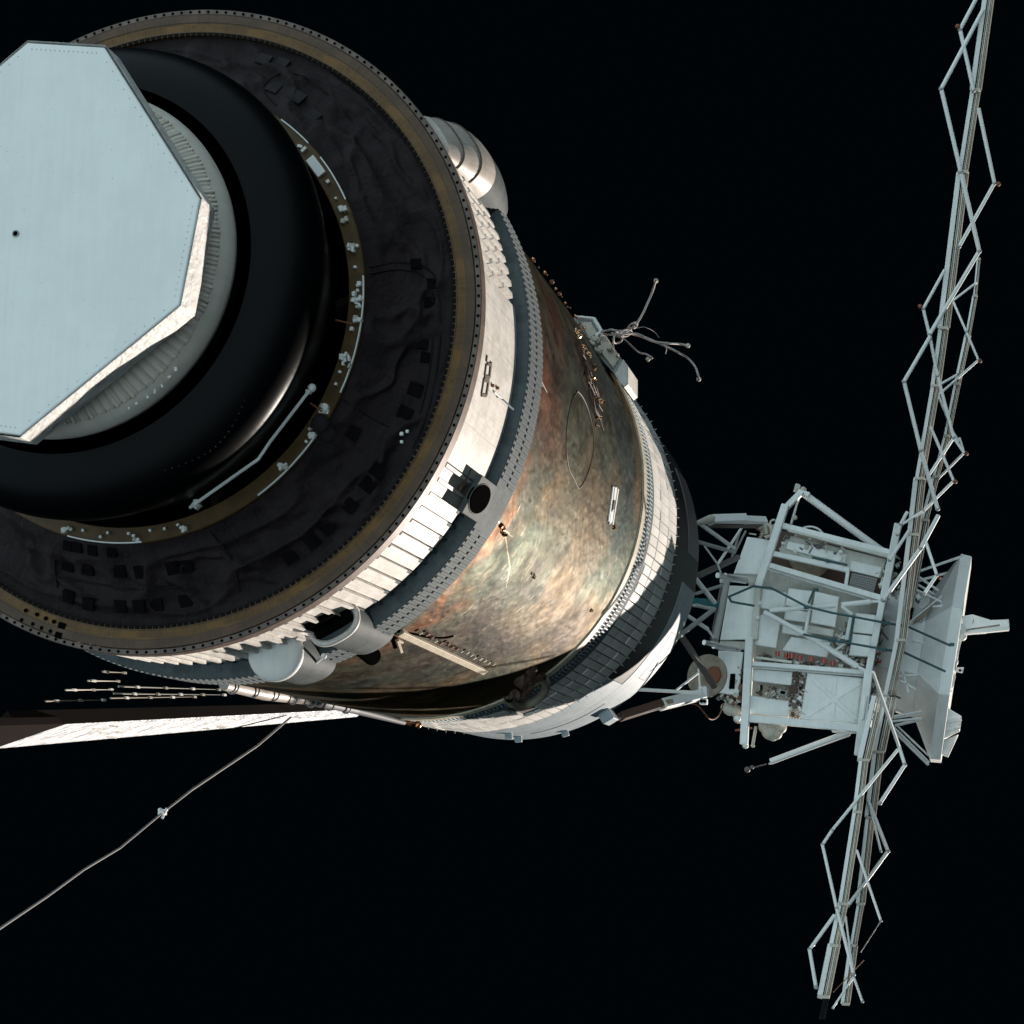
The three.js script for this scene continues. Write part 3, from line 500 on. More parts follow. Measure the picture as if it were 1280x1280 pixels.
{
  const door = (t0, t1, z0, z1) => { const w = 0.006, e = 0.004; put('hatch_joint', [arcBlock(3.298, 3.304, z0, z0 - 0.02, t0 * D, t1 * D, 10), arcBlock(3.298, 3.304, z1, z1 - 0.02, t0 * D, t1 * D, 10), arcBlock(3.298, 3.3035, z0, z1, t0 * D, (t0 + 0.35) * D, 1), arcBlock(3.298, 3.3035, z0, z1, (t1 - 0.35) * D, t1 * D, 1)], M.slot, shroud); };
  door(-44, -27, -13.55, -14.05); door(-80, -56, -13.3, -13.34);
  for (const [x, y] of [[636, 918], [648, 922], [706, 915]]) { const h = onHull(x, y, 3.32); put('fitting', block(polar(3.34, h.th, h.z), 0.12, 0.1, 0.12, frameAt(polar(1, h.th, 0))), M.shroud, shroud); }
  const h = onHull(762, 893, 3.32); put('bracket', block(polar(3.4, h.th, -14.1), 0.22, 0.5, 0.2, frameAt(polar(1, h.th, 0))), M.shroud, shroud);
  put('hook_bracket', new THREE.TubeGeometry(new THREE.CatmullRomCurve3([[636, 873], [642, 880], [655, 882], [668, 876], [679, 866], [682, 854], [677, 846]].map(([x, y]) => onHull(x, y, 3.37).p)), 40, 0.07, 8, false), M.tan, step2);
  [[652, 848], [664, 838], [672, 846], [643, 866], [655, 862], [660, 852]].forEach(([x, y]) => { const g = new THREE.IcosahedronGeometry(rr(0.08, 0.14), 1), p = onHull(x, y, 3.33).p; const a = g.attributes.position; for (let i = 0; i < a.count; i++) { const k = 0.7 + 0.6 * hash(Math.round(a.getX(i) * 900), Math.round(a.getY(i) * 900), Math.round(a.getZ(i) * 900)); a.setXYZ(i, a.getX(i) * k, a.getY(i) * k, a.getZ(i) * k); } g.computeVertexNormals(); put('torn_lump', g.translate(p.x, p.y, p.z), M.brown, step2); });
}
// thruster pods on the skirt
function pod(name, th, z0, z1, w, h, nose, m1, m2, split, stripes, label) {
  const n = 40, k = 18, sec = (t) => { const z = lerp(z0, z1, t), grow = nose(t); return { z, grow }; };
  const piece = (ta, tb, m, nm, parent) => {
    const pos = [], idx = [], uv = [];
    for (let i = 0; i <= n; i++) { const t = lerp(ta, tb, i / n), { z, grow } = sec(t); for (let j = 0; j <= k; j++) { const a = Math.PI * j / k, x = -Math.cos(a) * Math.abs(Math.cos(a)) ** -0.25 * w / 2 * (0.55 + 0.45 * grow), y = Math.sin(a) ** 0.75 * h * grow; const q = th + x / R; pos.push((3.24 + y) * Math.cos(q), (3.24 + y) * Math.sin(q), z); uv.push(x, z); } }
    for (let i = 0; i < n; i++) for (let j = 0; j < k; j++) { const o = i * (k + 1) + j; idx.push(o, o + k + 1, o + 1, o + 1, o + k + 1, o + k + 2); }
    for (const [i0, z] of [[0, 0], [n, 1]]) { const c = pos.length / 3, o = i0 * (k + 1); pos.push(3.2 * Math.cos(th), 3.2 * Math.sin(th), pos[o * 3 + 2]); uv.push(0, 0); for (let j = 0; j < k; j++) idx.push(c, o + j, o + j + 1); }
    const g = new THREE.BufferGeometry(); g.setAttribute('position', new THREE.Float32BufferAttribute(pos, 3)); g.setAttribute('uv', new THREE.Float32BufferAttribute(uv, 2)); g.setIndex(idx); g.computeVertexNormals();
    return put(nm, toCreasedNormals(g, 0.6), m, parent);
  };
  const body = piece(0, split, m1, name, hull); if (label) body.userData.label = label;
  if (split < 1) piece(split, 1, m2, 'rear_cover', body);
  for (const t of stripes) { const { z, grow } = sec(t), pts = []; for (let j = 1; j < 24; j++) { const a = Math.PI * j / 24, x = -Math.cos(a) * Math.abs(Math.cos(a) || 1e-3) ** -0.25 * w / 2 * (0.55 + 0.45 * grow), y = Math.sin(a) ** 0.75 * h * grow + 0.002, q = th + x / R; pts.push(V((3.24 + y) * Math.cos(q), (3.24 + y) * Math.sin(q), z)); } put('groove', hose(pts, 0.012, 60), M.slot, body); }
  return body;
}
pod('thruster_pod', 33.2 * D, -0.12, -1.9, 0.78, 0.38, (t) => (t < 0.55 ? 0.3 + 0.7 * Math.sin(t / 0.55 * Math.PI / 2) : 1 - 0.3 * ((t - 0.55) / 0.45) ** 2), M.podSkin, M.podGrey, 0.5, [0.13, 0.3], 'striped pale pod at the upper right of the skirt');
{
  const c = pod('thruster_pod', -61.5 * D, -1.0, -2.4, 0.52, 0.21, (t) => Math.sqrt(Math.max(0.02, 1 - Math.max(0, (t - 0.72) / 0.3) ** 2)), M.podGrey, M.podGrey, 1, [], 'grey pod with a white lip and black mouth');
  const rim = []; for (let j = 0; j <= 20; j++) { const a = Math.PI * j / 20, x = -Math.cos(a) * Math.abs(Math.cos(a) || 1e-3) ** -0.25 * 0.26, y = Math.sin(a) ** 0.75 * 0.21, q = -61.5 * D + x / R; rim.push(V((3.24 + y) * Math.cos(q), (3.24 + y) * Math.sin(q), -0.99)); }
  put('mouth_lip', hose(rim, 0.035, 50), M.skirt, c);
  put('mouth', arcBlock(3.2, 3.36, -0.93, -1.0, (-61.5 - 3.6) * D, (-61.5 + 3.6) * D, 8), M.hole, c);
  put('mouth', arcBlock(3.2, 3.295, -0.68, -0.95, (-61.5 - 3.4) * D, (-61.5 + 2) * D, 6), M.hole, c);
  put('nozzle', tube(polar(3.34, -64.5 * D, -2.15), polar(3.39, -64.5 * D, -2.5), 0.08, 0.1, 16), M.hole, c);
  const b = pod('antenna_dome', -73.5 * D, -1.06, -2.0, 0.62, 0.3, (t) => 0.96, M.podGrey, M.podGrey, 1, [], 'short grey pod with a pale domed end');
  const cap = new THREE.SphereGeometry(0.3, 28, 18), p = polar(3.3, -73.5 * D, -1.06); cap.scale(1, 1, 0.42); cap.translate(p.x, p.y, p.z); put('dome_cap', cap, M.white, b);
  put('bright_rod', [tube(onHull(378, 842, 3.38).p, onHull(405, 820, 3.5).p, 0.016), ball(onHull(405, 820, 3.5).p, 0.03), ball(onHull(394, 829, 3.44).p, 0.028)], M.white, b);
}

// ---------------------------------------------------------------- jammed solar wing at the lower left
{
  const wing = thing('solar_wing_beam', 'long solar wing beam with bright white underside at lower left, jammed half open', 'solar wing', at(440, 894, -8.4));
  const A = at(446, 896, -8.5), B = at(-40, 939, 0.8), u = V(0.72, 0.69, 0), w = (p, k) => p.clone().addScaledVector(u, k);
  const prism = (a0, a1, b0, b1, back) => {              // a slab between two long edges
    const p = [a0, a1, b1, b0], q = p.map((x) => x.clone().add(back)), pos = [], uv = [], L = a0.distanceTo(b0);
    const quad = (a, b, c, d, U) => { const e = [a, b, c, a, c, d], f = U ? [[0, 0], [0, 0.3], [L, 0.3], [0, 0], [L, 0.3], [L, 0]] : e.map((x) => [x.z, x.y]); e.forEach((x, i) => { pos.push(x.x, x.y, x.z); uv.push(...f[i]); }); };
    quad(p[0], p[1], p[2], p[3], true); quad(q[0], q[3], q[2], q[1]); for (let i = 0; i < 4; i++) quad(p[i], q[i], q[(i + 1) % 4], p[(i + 1) % 4]);
    const g = new THREE.BufferGeometry(); g.setAttribute('position', new THREE.Float32BufferAttribute(pos, 3)); g.setAttribute('uv', new THREE.Float32BufferAttribute(uv, 2)); g.computeVertexNormals(); return g;
  };
  const A1 = w(A, 0.17), B0 = at(-8, 936.2, 0.15), Bt = w(B0, 0.31), Tn = A1.clone().lerp(Bt, 0.9);
  put('white_face', prism(A, A1, B0, Tn, V(-0.05, 0.07, 0)), M.wingWhite, wing);
  put('dark_end', prism(B0.clone().add(V(-0.004, 0.004, 0)), Tn.clone().add(V(-0.004, 0.004, 0)), B, w(B, 0.34), V(-0.05, 0.07, 0)), M.darkBrown, wing);
  put('fairing', prism(w(A1, 0.004), w(A1, 0.004).add(V(-0.06, 0.09, 0)), w(Bt, 0.004), w(Bt, 0.004).add(V(-0.1, 0.15, 0)), V(-0.12, -0.1, 0)), M.darkBrown, wing);
  for (let i = 0; i < 9; i++) { const t = rr(0.08, 0.92), k = rr(0.05, 0.8), p = A.clone().lerp(B0, t).lerp(A1.clone().lerp(Bt, t), k); put('tape_strip', block(p.add(V(0.003, -0.003, 0)), rr(0.012, 0.03), 0.006, rr(0.1, 0.5), frameAt(V(0.72, -0.69, 0.0), V(0, 0, 1)).multiply(new THREE.Quaternion().setFromAxisAngle(V(1, 0, 0), Math.PI / 2))), i % 2 ? M.tubeGrey : M.skirt, wing); }
  const arm = [[280, 856, -4.2], [330, 866, -5.2], [384, 873, -6.4], [445, 887, -7.6], [505, 903, -8.7]].map(([x, y, z]) => at(x, y, z)), wd = [0.14, 0.19, 0.17, 0.13, 0.08];
  for (let i = 0; i < 4; i++) put('hinge_arm', tube(arm[i], arm[i + 1], wd[i] / 2, wd[i + 1] / 2, 14), i < 2 ? M.podSkin : M.armGrey, wing);
  for (let i = 0; i < 7; i++) { const p = arm[0].clone().lerp(arm[3], (i + 0.4) / 7); put('arm_band', ringTorus(p, 0.088 - 0.002 * i, 0.012, arm[3].clone().sub(arm[0]), 16), M.tubeGrey, wing); }
  put('arm_tip', [tube(arm[4], at(522, 906, -8.9), 0.035), ball(at(522, 906, -8.9), 0.06)], M.copper, wing);
  let i5 = 0;
  for (const [x0, y0, x1, y1, z, n] of [[128, 839.5, 156, 841, -0.9, 2], [110, 851, 148, 851.5, -0.8, 2], [82, 862.5, 140, 862, -0.7, 3], [57, 876.5, 131, 875, -0.6, 3], [148, 858, 276, 862, -1.2, 4], [142, 867, 283, 868.5, -1.1, 5], [138, 872.5, 245, 871, -1.0, 4]]) {
    const a = at(x0, y0, z), b = at(x1, y1, z - 1.4), rod = put('panel_hinge_rod', tube(a, b, 0.01, 0.003, 8), i5++ % 3 ? M.lump : M.tan, wing);
    for (let i = 0; i < n; i++) { const t = n === 1 ? 1 : i / (n - 1) * 0.8 + 0.18; put('hinge_bead', block(a.clone().lerp(b, t), 0.027, 0.025, 0.07), i % 2 ? M.tan : M.skirt, rod); }
  }
}
{
  const t = thing('thin_boom', 'thin grey boom with a small clamp running to the lower left corner', 'boom', at(362, 898, -6));
  const pts = [[363, 897, -6], [322, 932, -5], [240, 987, -3.4], [203, 1016, -2.6], [150, 1060, -1.6], [105, 1087, -0.8], [60, 1120, 0.2], [-20, 1174, 1.6]].map(([x, y, z]) => at(x, y, z));
  for (let i = 1; i < pts.length; i++) put('rod', tube(pts[i - 1], pts[i], i < 4 ? 0.0145 : 0.0115, i < 3 ? 0.0145 : 0.0115, 24), M.wireGrey, t);
  const c = at(203, 1016, -2.6); put('clamp', [block(c, 0.07, 0.05, 0.09), block(c.clone().add(V(0.03, 0.03, 0)), 0.05, 0.02, 0.05), ball(c.clone().add(V(-0.03, 0.03, 0)), 0.025), tube(c.clone().add(V(0, -0.06, 0)), c.clone().add(V(0.06, 0.05, 0.02)), 0.014)], M.white, t);
}
// ---------------------------------------------------------------- torn hinge stub and its loose wiring, upper right of the gold skin
{
  const Z = -7.4, s = thing('torn_hinge_stub', 'grey torn hinge stub with a white end on the gold skin', 'hinge stub', at(750, 440, Z));
  put('housing', plate([[716, 398], [726, 394], [742, 397], [752, 412], [762, 430], [775, 447], [780, 452], [770, 470], [752, 450], [738, 432], [722, 410]], Z, 0.7), M.tubeGrey, s);
  put('white_end', plate([[779, 449], [785, 458], [785, 480], [780, 484], [775, 480], [768, 468]], Z + 0.02, 0.75), M.skirt, s);
  put('frame_bar', [tube(at(720, 396, Z + 0.05), at(742, 398, Z + 0.05), 0.02), tube(at(742, 398, Z + 0.05), at(752, 415, Z + 0.05), 0.03), tube(at(752, 415, Z + 0.05), at(745, 420, Z + 0.05), 0.03)], M.white, s);
  put('cover', [plate([[749, 424], [764, 430], [775, 446], [766, 460], [752, 442]], Z + 0.06, 0.1), plate([[726, 403], [738, 402], [746, 416], [736, 424]], Z + 0.05, 0.08)], M.ribDark, s);
  put('debris', [[741, 430], [744, 424], [738, 428], [748, 437], [752, 418], [733, 421], [762, 436], [772, 444]].map(([x, y]) => { const g = new THREE.IcosahedronGeometry(rr(0.03, 0.06), 0); g.scale(rr(0.5, 1.4), rr(0.5, 1.4), 1); const p = at(x, y, Z + 0.1); return g.translate(p.x, p.y, p.z); }), M.lump, s, 'stuff');
  const w = thing('torn_wire_bundle', 'tangle of loose grey wires sticking out beside the torn hinge stub', 'wires', at(752, 416, Z + 0.1));
  const wire = (pts, r, n = 60) => put('wire', hose(pts.map(([x, y], i) => at(x, y, Z + 0.1 + 0.15 * Math.sin(i * 1.7))), r, n), M.cable, w);
  wire([[752, 416], [765, 412], [776, 416], [786, 412], [794, 406], [800, 398], [809, 380], [815, 366], [820, 350]], 0.015);
  wire([[752, 414], [768, 413], [784, 416], [800, 420], [818, 427], [835, 429], [850, 430], [860, 432]], 0.015);
  wire([[755, 418], [775, 418], [795, 417], [812, 424], [826, 430], [845, 439], [860, 448], [868, 457], [872, 467], [874, 475]], 0.015);
  wire([[770, 420], [780, 424], [790, 433], [798, 440], [808, 443], [815, 447], [811, 449]], 0.012);
  wire([[782, 414], [788, 406], [796, 403], [796, 408], [788, 412], [780, 417], [776, 427], [770, 429], [767, 424], [770, 415], [780, 413]], 0.012, 90);
  wire([[765, 416], [774, 420], [784, 420], [790, 415], [782, 412], [774, 416], [766, 424], [768, 430]], 0.01, 90);
  wire([[752, 418], [748, 428], [745, 436]], 0.012); wire([[766, 428], [767, 434], [766, 440]], 0.008); wire([[830, 430], [833, 436], [832, 442]], 0.006); wire([[796, 410], [806, 409], [818, 415], [824, 422]], 0.004);
  for (const [x, y] of [[820, 351], [860, 432], [873.5, 474], [810, 449]]) put('wire_end', ball(at(x, y, Z + 0.12), 0.032), M.lump, w);
}
// ---------------------------------------------------------------- truss between the hull and the telescope mount
{
  const t = thing('support_truss', 'open tube truss joining the dark hull end to the boxy telescope mount', 'truss', at(880, 720, -15.02));
  const zx = (x) => lerp(-14.5, -17.4, sat((x - 860) / 75));
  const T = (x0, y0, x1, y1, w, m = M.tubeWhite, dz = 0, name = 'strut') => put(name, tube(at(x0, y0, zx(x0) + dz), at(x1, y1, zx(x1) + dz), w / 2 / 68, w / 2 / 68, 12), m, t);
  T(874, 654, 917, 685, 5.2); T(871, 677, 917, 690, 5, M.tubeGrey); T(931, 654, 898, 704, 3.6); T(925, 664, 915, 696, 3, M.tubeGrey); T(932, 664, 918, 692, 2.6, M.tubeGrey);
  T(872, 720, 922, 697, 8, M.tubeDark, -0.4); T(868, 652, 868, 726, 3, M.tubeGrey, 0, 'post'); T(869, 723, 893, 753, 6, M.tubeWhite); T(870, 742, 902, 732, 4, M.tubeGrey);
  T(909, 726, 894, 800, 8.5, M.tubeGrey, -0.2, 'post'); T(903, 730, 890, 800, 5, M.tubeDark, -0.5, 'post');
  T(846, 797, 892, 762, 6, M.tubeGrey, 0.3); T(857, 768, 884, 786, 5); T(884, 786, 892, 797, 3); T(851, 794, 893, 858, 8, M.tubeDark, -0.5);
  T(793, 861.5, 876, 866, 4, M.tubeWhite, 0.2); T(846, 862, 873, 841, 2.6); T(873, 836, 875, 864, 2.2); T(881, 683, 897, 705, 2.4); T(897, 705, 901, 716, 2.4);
  put('end_beam', [beam(at(888, 650, -15.58), at(930, 648.5, -16.54), 0.16, 0.2), beam(at(930, 650, -16.54), at(955, 651, -17.30), 0.13, 0.16)], M.tubeWhite, t);
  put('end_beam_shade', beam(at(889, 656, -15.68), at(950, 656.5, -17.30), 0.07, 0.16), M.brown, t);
  put('end_joint', [tube(at(870, 654, -14.71), at(889, 649, -15.58), 0.035, 0.09), block(at(889, 650, -15.58), 0.1, 0.13, 0.14)], M.lump, t);
  put('dark_beam', beam(at(775, 896, -14.44), at(826, 880, -15.09), 0.15, 0.2), M.brown, t);
  put('dark_beam_edge', tube(at(772, 899, -14.40), at(828, 885, -15.05), 0.018), M.tubeGrey, t);
  put('grey_beam', beam(at(826, 881, -15.09), at(878, 868, -16.16), 0.19, 0.2), M.tubeWhite, t);
  put('latch', [beam(at(817, 882, -15.02), at(838, 878, -15.27), 0.09, 0.22), block(at(829, 884, -15.09), 0.1, 0.05, 0.2)], M.tan, t);
  put('joint', [block(at(879, 865, -16.16), 0.17, 0.2, 0.2), block(at(879.5, 877, -16.16), 0.14, 0.11, 0.16), ball(at(892, 756, -16.72), 0.08), ball(at(906, 726, -16.99), 0.1), block(at(893, 800, -16.75), 0.13, 0.12, 0.13)], M.tubeWhite, t);
  put('joint_bore', [new THREE.CylinderGeometry(0.03, 0.03, 0.2, 12).rotateX(Math.PI / 2).translate(...at(877.5, 877, -16.14).toArray()), new THREE.CylinderGeometry(0.03, 0.03, 0.2, 12).rotateX(Math.PI / 2).translate(...at(881.5, 877, -16.14).toArray())], M.hole, t);
  put('teal_lever', [beam(at(868, 751, -15.58), at(898, 757, -16.54), 0.1, 0.12), beam(at(880, 750, -15.92), at(900, 757, -16.54), 0.06, 0.1)], M.teal, t);
  put('lever_base', beam(at(868, 755, -15.61), at(893, 760, -16.44), 0.09, 0.1), M.tubeWhite, t);
  put('red_rod', [tube(at(842, 751.5, -14.82), at(861, 752, -15.20), 0.012), tube(at(861, 765, -15.16), at(868, 736, -15.30), 0.028)], M.rust, t);
  put('actuator', [tube(at(897, 719, -16.72), at(907, 721, -16.92), 0.055), tube(at(906, 721, -16.92), at(932, 725, -17.37), 0.075), tube(at(932, 725, -17.37), at(942, 731, -17.44), 0.02)], M.steel, t);
  put('actuator', [tube(at(880, 803, -16.64), at(894, 806, -16.88), 0.05), tube(at(892, 807, -16.88), at(917, 811, -17.30), 0.06), tube(at(917, 811, -17.30), at(925, 812, -17.40), 0.04)], M.steel, t);
  put('loose_cable', hose([[863, 879, -16.23], [872, 882, -16.34], [880, 891, -16.54], [886, 898, -16.72], [892, 899, -16.92], [898, 895, -17.02], [902, 887, -17.17], [904, 880, -17.30]].map(([x, y, z]) => at(x, y, z)), 0.014, 50), M.rust, t);
  const dc = at(884, 845, -16.82), q = frameAt(V(-0.35, 0.1, 1));
  const dish = put('dish', new THREE.CylinderGeometry(0.41, 0.41, 0.05, 40).rotateX(Math.PI / 2).applyQuaternion(q).translate(dc.x, dc.y, dc.z), M.tan, t);
  put('dish_hub', [new THREE.CylinderGeometry(0.16, 0.2, 0.1, 24).rotateX(Math.PI / 2).applyQuaternion(q).translate(dc.x + 0.12, dc.y, dc.z + 0.06)], M.rust, dish);
}
// ---------------------------------------------------------------- telescope mount
{
  const Z = -17.6, K = 63, m = thing('telescope_mount', 'white boxy telescope mount with rails, handrails and a wide sun shield', 'telescope mount', at(1020, 790, Z));
  const P = (pts, name, mat = M.atm, dz = 0, t = 0.06, parent = m) => put(name, plate(pts, Z + dz, t), mat, parent);
  const B = (x0, y0, x1, y1, w, name, mat = M.atm, dz = 0, h = 0.14, dz1 = dz) => put(name, beam(at(x0, y0, Z + dz), at(x1, y1, Z + dz1), w / K, h), mat, m);
  const T = (x0, y0, x1, y1, w, name, mat = M.tubeWhite, dz = 0, dz1 = dz) => put(name, tube(at(x0, y0, Z + dz), at(x1, y1, Z + dz1), w / 2 / K, w / 2 / K, 12), mat, m);
  // core: a backing of dark equipment, with the instrument canister behind the open bay
  P([[936, 690], [952, 740], [944, 800], [938, 895], [1076, 905], [1086, 840], [1103, 752], [965, 714]], 'inner_wall', M.atmTan, -0.28, 0.2);
  P([[965, 660], [1112, 694], [1100, 752], [958, 712]], 'bay_back', M.brown, -1.5, 0.2);
  { const c = at(1012, 694, Z - 0.9), g = new THREE.CylinderGeometry(0.4, 0.4, 0.7, 48).rotateX(Math.PI / 2); put('instrument_drum', g.translate(c.x, c.y, c.z), M.tan, m); const d = []; for (let i = 0; i < 48; i++) { const a = i / 48 * 6.283; d.push(new THREE.BoxGeometry(0.012, 0.012, 0.7).translate(c.x + 0.4 * Math.cos(a), c.y + 0.4 * Math.sin(a), c.z)); } put('drum_rib', d, M.ribDark, m, 'stuff'); }
  { // far side of the rack: octagonal frame
    const F2 = [[985, 690], [1108, 712], [1096, 890], [960, 895]].map(([x, y]) => at(x, y, Z - 3.3)); for (let i = 0; i < 4; i++) put('rear_frame', tube(F2[i], F2[(i + 1) % 4], 0.08), M.tubeWhite, m);
    put('rear_wall', plate([[985, 690], [1108, 712], [1096, 890], [960, 895]], Z - 3.1, 0.3), M.atm, m);
    put('side_wall', [[[938, 690], [936, 895]], [[1104, 740], [1080, 900]]].map(([a, b]) => { const p = at(...a, Z - 0.6), q = at(...b, Z - 0.6); return beam(p.add(V(0, 0, -1.1)), q.add(V(0, 0, -1.1)), 0.06, 2.2); }), M.atmTan, m);
  }
  // posts and rails
  B(982, 631, 948, 733, 9, 'post', M.atm, 0.22, 0.18); B(948, 730, 944, 800, 7, 'post', M.atmTan, 0.2, 0.16); B(937, 797, 930, 931, 9.5, 'post', M.atm, 0.2, 0.18);
  B(1123, 655, 1104, 752, 9, 'post', M.atm, 0.3, 0.18); B(1104, 748, 1084, 850, 8, 'post', M.atm, 0.3, 0.16); B(1086, 840, 1073, 945, 10, 'post', M.atm, 0.3, 0.18);
  B(977, 657, 1112, 691, 7, 'rail', M.atm, 0.12); B(985, 663, 1110, 696, 3, 'rail', M.atmTan, 0.2); B(966, 692, 1062, 713, 6, 'rail', M.atm, 0.1); B(960, 708, 1104, 750, 9.5, 'rail', M.atm, 0.15); B(962, 711, 1104, 753, 2, 'rail_groove', M.tubeGrey, 0.165, 0.14);
  B(940, 831, 1086, 842, 8, 'rail', M.atm, 0.12); B(940, 833, 1084, 844.5, 1.6, 'rail_groove', M.tubeGrey, 0.14, 0.14); B(936, 898, 1078, 911, 9, 'rail', M.atm, 0.12); B(945, 822, 990, 828, 3, 'rail', M.atmTan, 0.1);
  B(1060, 714, 1057, 735, 4, 'bay_end', M.atm, 0.1);
  // plates
  P([[934, 671], [965, 675], [950, 718], [917, 717]], 'cover_plate', M.atm, 0.1, 0.1); P([[916, 718], [948, 718], [947, 729], [914, 727]], 'cover_plate', M.atmTan, 0.02, 0.1);
  P([[912, 732], [947, 733], [941, 799], [900, 800]], 'cover_plate', M.atm, 0.1, 0.1); P([[898, 813], [929, 815], [923, 869], [896, 866]], 'cover_plate', M.atm, 0.08, 0.1); P([[900, 801], [940, 802], [938, 812], [898, 811]], 'cover_plate', M.atmTan, 0.02, 0.1);
  P([[981, 668], [1108, 699], [1101, 722], [1058, 712], [974, 690]], 'shelf_plate', M.atmTan, 0.02, 0.08); P([[985, 676], [1058, 693], [1056, 704], [982, 686]], 'cover_plate', M.atm, 0.09, 0.05);
  P([[1064, 700], [1103, 709], [1099, 722], [1062, 713]], 'cover_plate', M.atm, 0.06, 0.05);
  const grill = P([[1065, 716], [1097, 723], [1091, 744], [1060, 735]], 'grill', M.grill, 0.03, 0.05);
  { const g = []; for (let i = 0; i < 12; i++) { const t = (i + 0.5) / 12; g.push(beam(at(lerp(1065, 1097, t), lerp(716, 723, t), Z + 0.05), at(lerp(1060, 1091, t), lerp(735, 744, t), Z + 0.05), 0.018, 0.04)); } for (let i = 0; i < 7; i++) { const t = (i + 0.5) / 7; g.push(beam(at(lerp(1065, 1060, t), lerp(716, 735, t), Z + 0.06), at(lerp(1097, 1091, t), lerp(723, 744, t), Z + 0.06), 0.018, 0.04)); } put('grill_bar', g, M.tubeGrey, grill, 'stuff'); }
  P([[953, 736], [983, 741], [980, 764], [950, 760]], 'cover_plate', M.atm, 0.04); P([[986, 735], [1017, 739], [1011, 762], [981, 757]], 'cover_plate', M.atm, 0.1, 0.12); P([[1019, 739], [1049, 746], [1044, 784], [1013, 778]], 'cover_plate', M.atm, 0.1, 0.12); P([[982, 760], [1010, 765], [1007, 778], [980, 774]], 'cover_plate', M.atm, 0.07, 0.1); P([[1009, 781], [1043, 787], [1041, 796], [1007, 790]], 'cover_plate', M.atmTan, 0.06, 0.1);
  P([[951, 768], [976, 772], [970, 810], [943, 806]], 'cover_plate', M.atm, 0.08, 0.1); P([[989, 796], [1038, 803], [1034, 822], [977, 813]], 'cover_plate', M.atm, 0.06, 0.1); P([[979, 778], [1004, 783], [1001, 795], [977, 791]], 'cover_plate', M.atm, 0.03, 0.08); P([[1007, 795], [1036, 800], [1035, 802], [1006, 797]], 'cover_plate', M.atm, 0.1, 0.04);
  P([[941, 836], [991, 840], [989, 857], [940, 851]], 'cover_plate', M.atm, 0.06, 0.1); P([[936, 869], [986, 876], [985, 897], [935, 891]], 'cover_plate', M.atm, 0.06, 0.1);
  P([[1070, 766], [1095, 769], [1092, 793], [1066, 790]], 'equipment_box', M.atm, 0.2, 0.4, m); P([[1066, 792], [1091, 795], [1088, 821], [1061, 819]], 'equipment_box', M.atm, 0.19, 0.4);
  B(1064, 770, 1058, 800, 4, 'bracket', M.atm, 0.2);
  const xp = P([[1009, 841], [1083, 848], [1076, 905], [1000, 899]], 'cross_braced_panel', M.atm, 0.08, 0.1);
  for (const [a, b] of [[[1016, 849, 0.05], [1070, 899]], [[1075, 854, 0.046], [1009, 895]], [[1044, 846, 0.042], [1040, 903]]]) put('ridge', beam(at(a[0], a[1], Z + 0.085), at(b[0], b[1], Z + 0.085), 0.07, a[2]), M.atm, xp);
  put('panel_edge', beam(at(1078, 848, Z + 0.09), at(1071, 905, Z + 0.09), 0.05, 0.03), M.atmTan, xp);
  P([[1082, 870], [1085, 870], [1080, 900], [1077, 900]], 'bright_edge', M.white, 0.42, 0.1);
  // diagonal tubes and outriggers
  T(955, 765, 1012, 796, 6, 'brace', M.tubeWhite, 0.28); T(1010, 795, 1072, 833, 7, 'brace', M.tubeWhite, 0.3); T(1070, 832, 1086, 841, 4, 'brace', M.tubeWhite, 0.3); T(962, 763, 1045, 757, 5.5, 'brace', M.tubeWhite, 0.26); T(1052, 756, 1088, 752, 6, 'brace', M.tubeWhite, 0.28); T(1088, 752, 1104, 752, 3, 'brace', M.tubeWhite, 0.28); T(1013, 756, 1006, 795, 4, 'brace', M.tubeWhite, 0.3); T(1044, 813, 1058, 803, 3, 'brace', M.tubeWhite, 0.3); T(1052, 758, 1065, 768, 4, 'brace', M.tubeWhite, 0.3);
  T(1003, 616, 1104, 690, 9, 'outrigger', M.tubeWhite, -0.3); B(983, 634, 1003, 614, 7, 'outrigger_link', M.atm, -0.1); B(997, 615, 1012, 619, 6, 'outrigger_link', M.atm, -0.2); T(999, 620, 989, 655, 3, 'outrigger_link', M.white, -0.2);
  put('outrigger_tip', [block(at(997, 609, Z - 0.2), 0.1, 0.1, 0.1), ball(at(1004, 612, Z - 0.2), 0.06), tube(at(994, 615, Z - 0.2), at(997, 605, Z - 0.2), 0.04), ball(at(993.5, 647, Z), 0.05)], M.lump, m);
  T(963, 952, 1062, 915, 7.5, 'outrigger', M.tubeWhite, -0.1); T(961, 955, 1062, 919, 2.4, 'outrigger', M.white, -0.12); B(1040, 912, 1078, 914, 6, 'outrigger_link', M.atm, -0.1);
  T(940, 960, 958, 955, 1.6, 'rod', M.tubeDark, -0.1); put('rod_tip', [ball(at(940, 959, Z), 0.04), ball(at(934, 962, Z), 0.06)], M.tubeDark, m);
  put('ring_hook', ringTorus(at(967, 654, Z + 0.1), 0.065, 0.02, V(0, 0, 1)), M.lump, m);
  { const g = new THREE.TorusGeometry(0.3, 0.02, 8, 24, Math.PI).rotateZ(-0.1), c = at(1012, 668, Z - 0.1); put('hoop', g.translate(c.x, c.y - 0.15, c.z), M.tubeWhite, m); }
  // green handrails
  const rail = (pts, name = 'handrail') => put(name, link(pts.map(([x, y]) => at(x, y, Z + 0.46)), 0.022), M.green, m);
  rail([[942, 757], [924, 754], [914, 752], [911, 746], [941, 733], [964, 735], [1008, 758], [1040, 766], [1067, 771], [1109, 779], [1134, 783], [1188, 807]]);
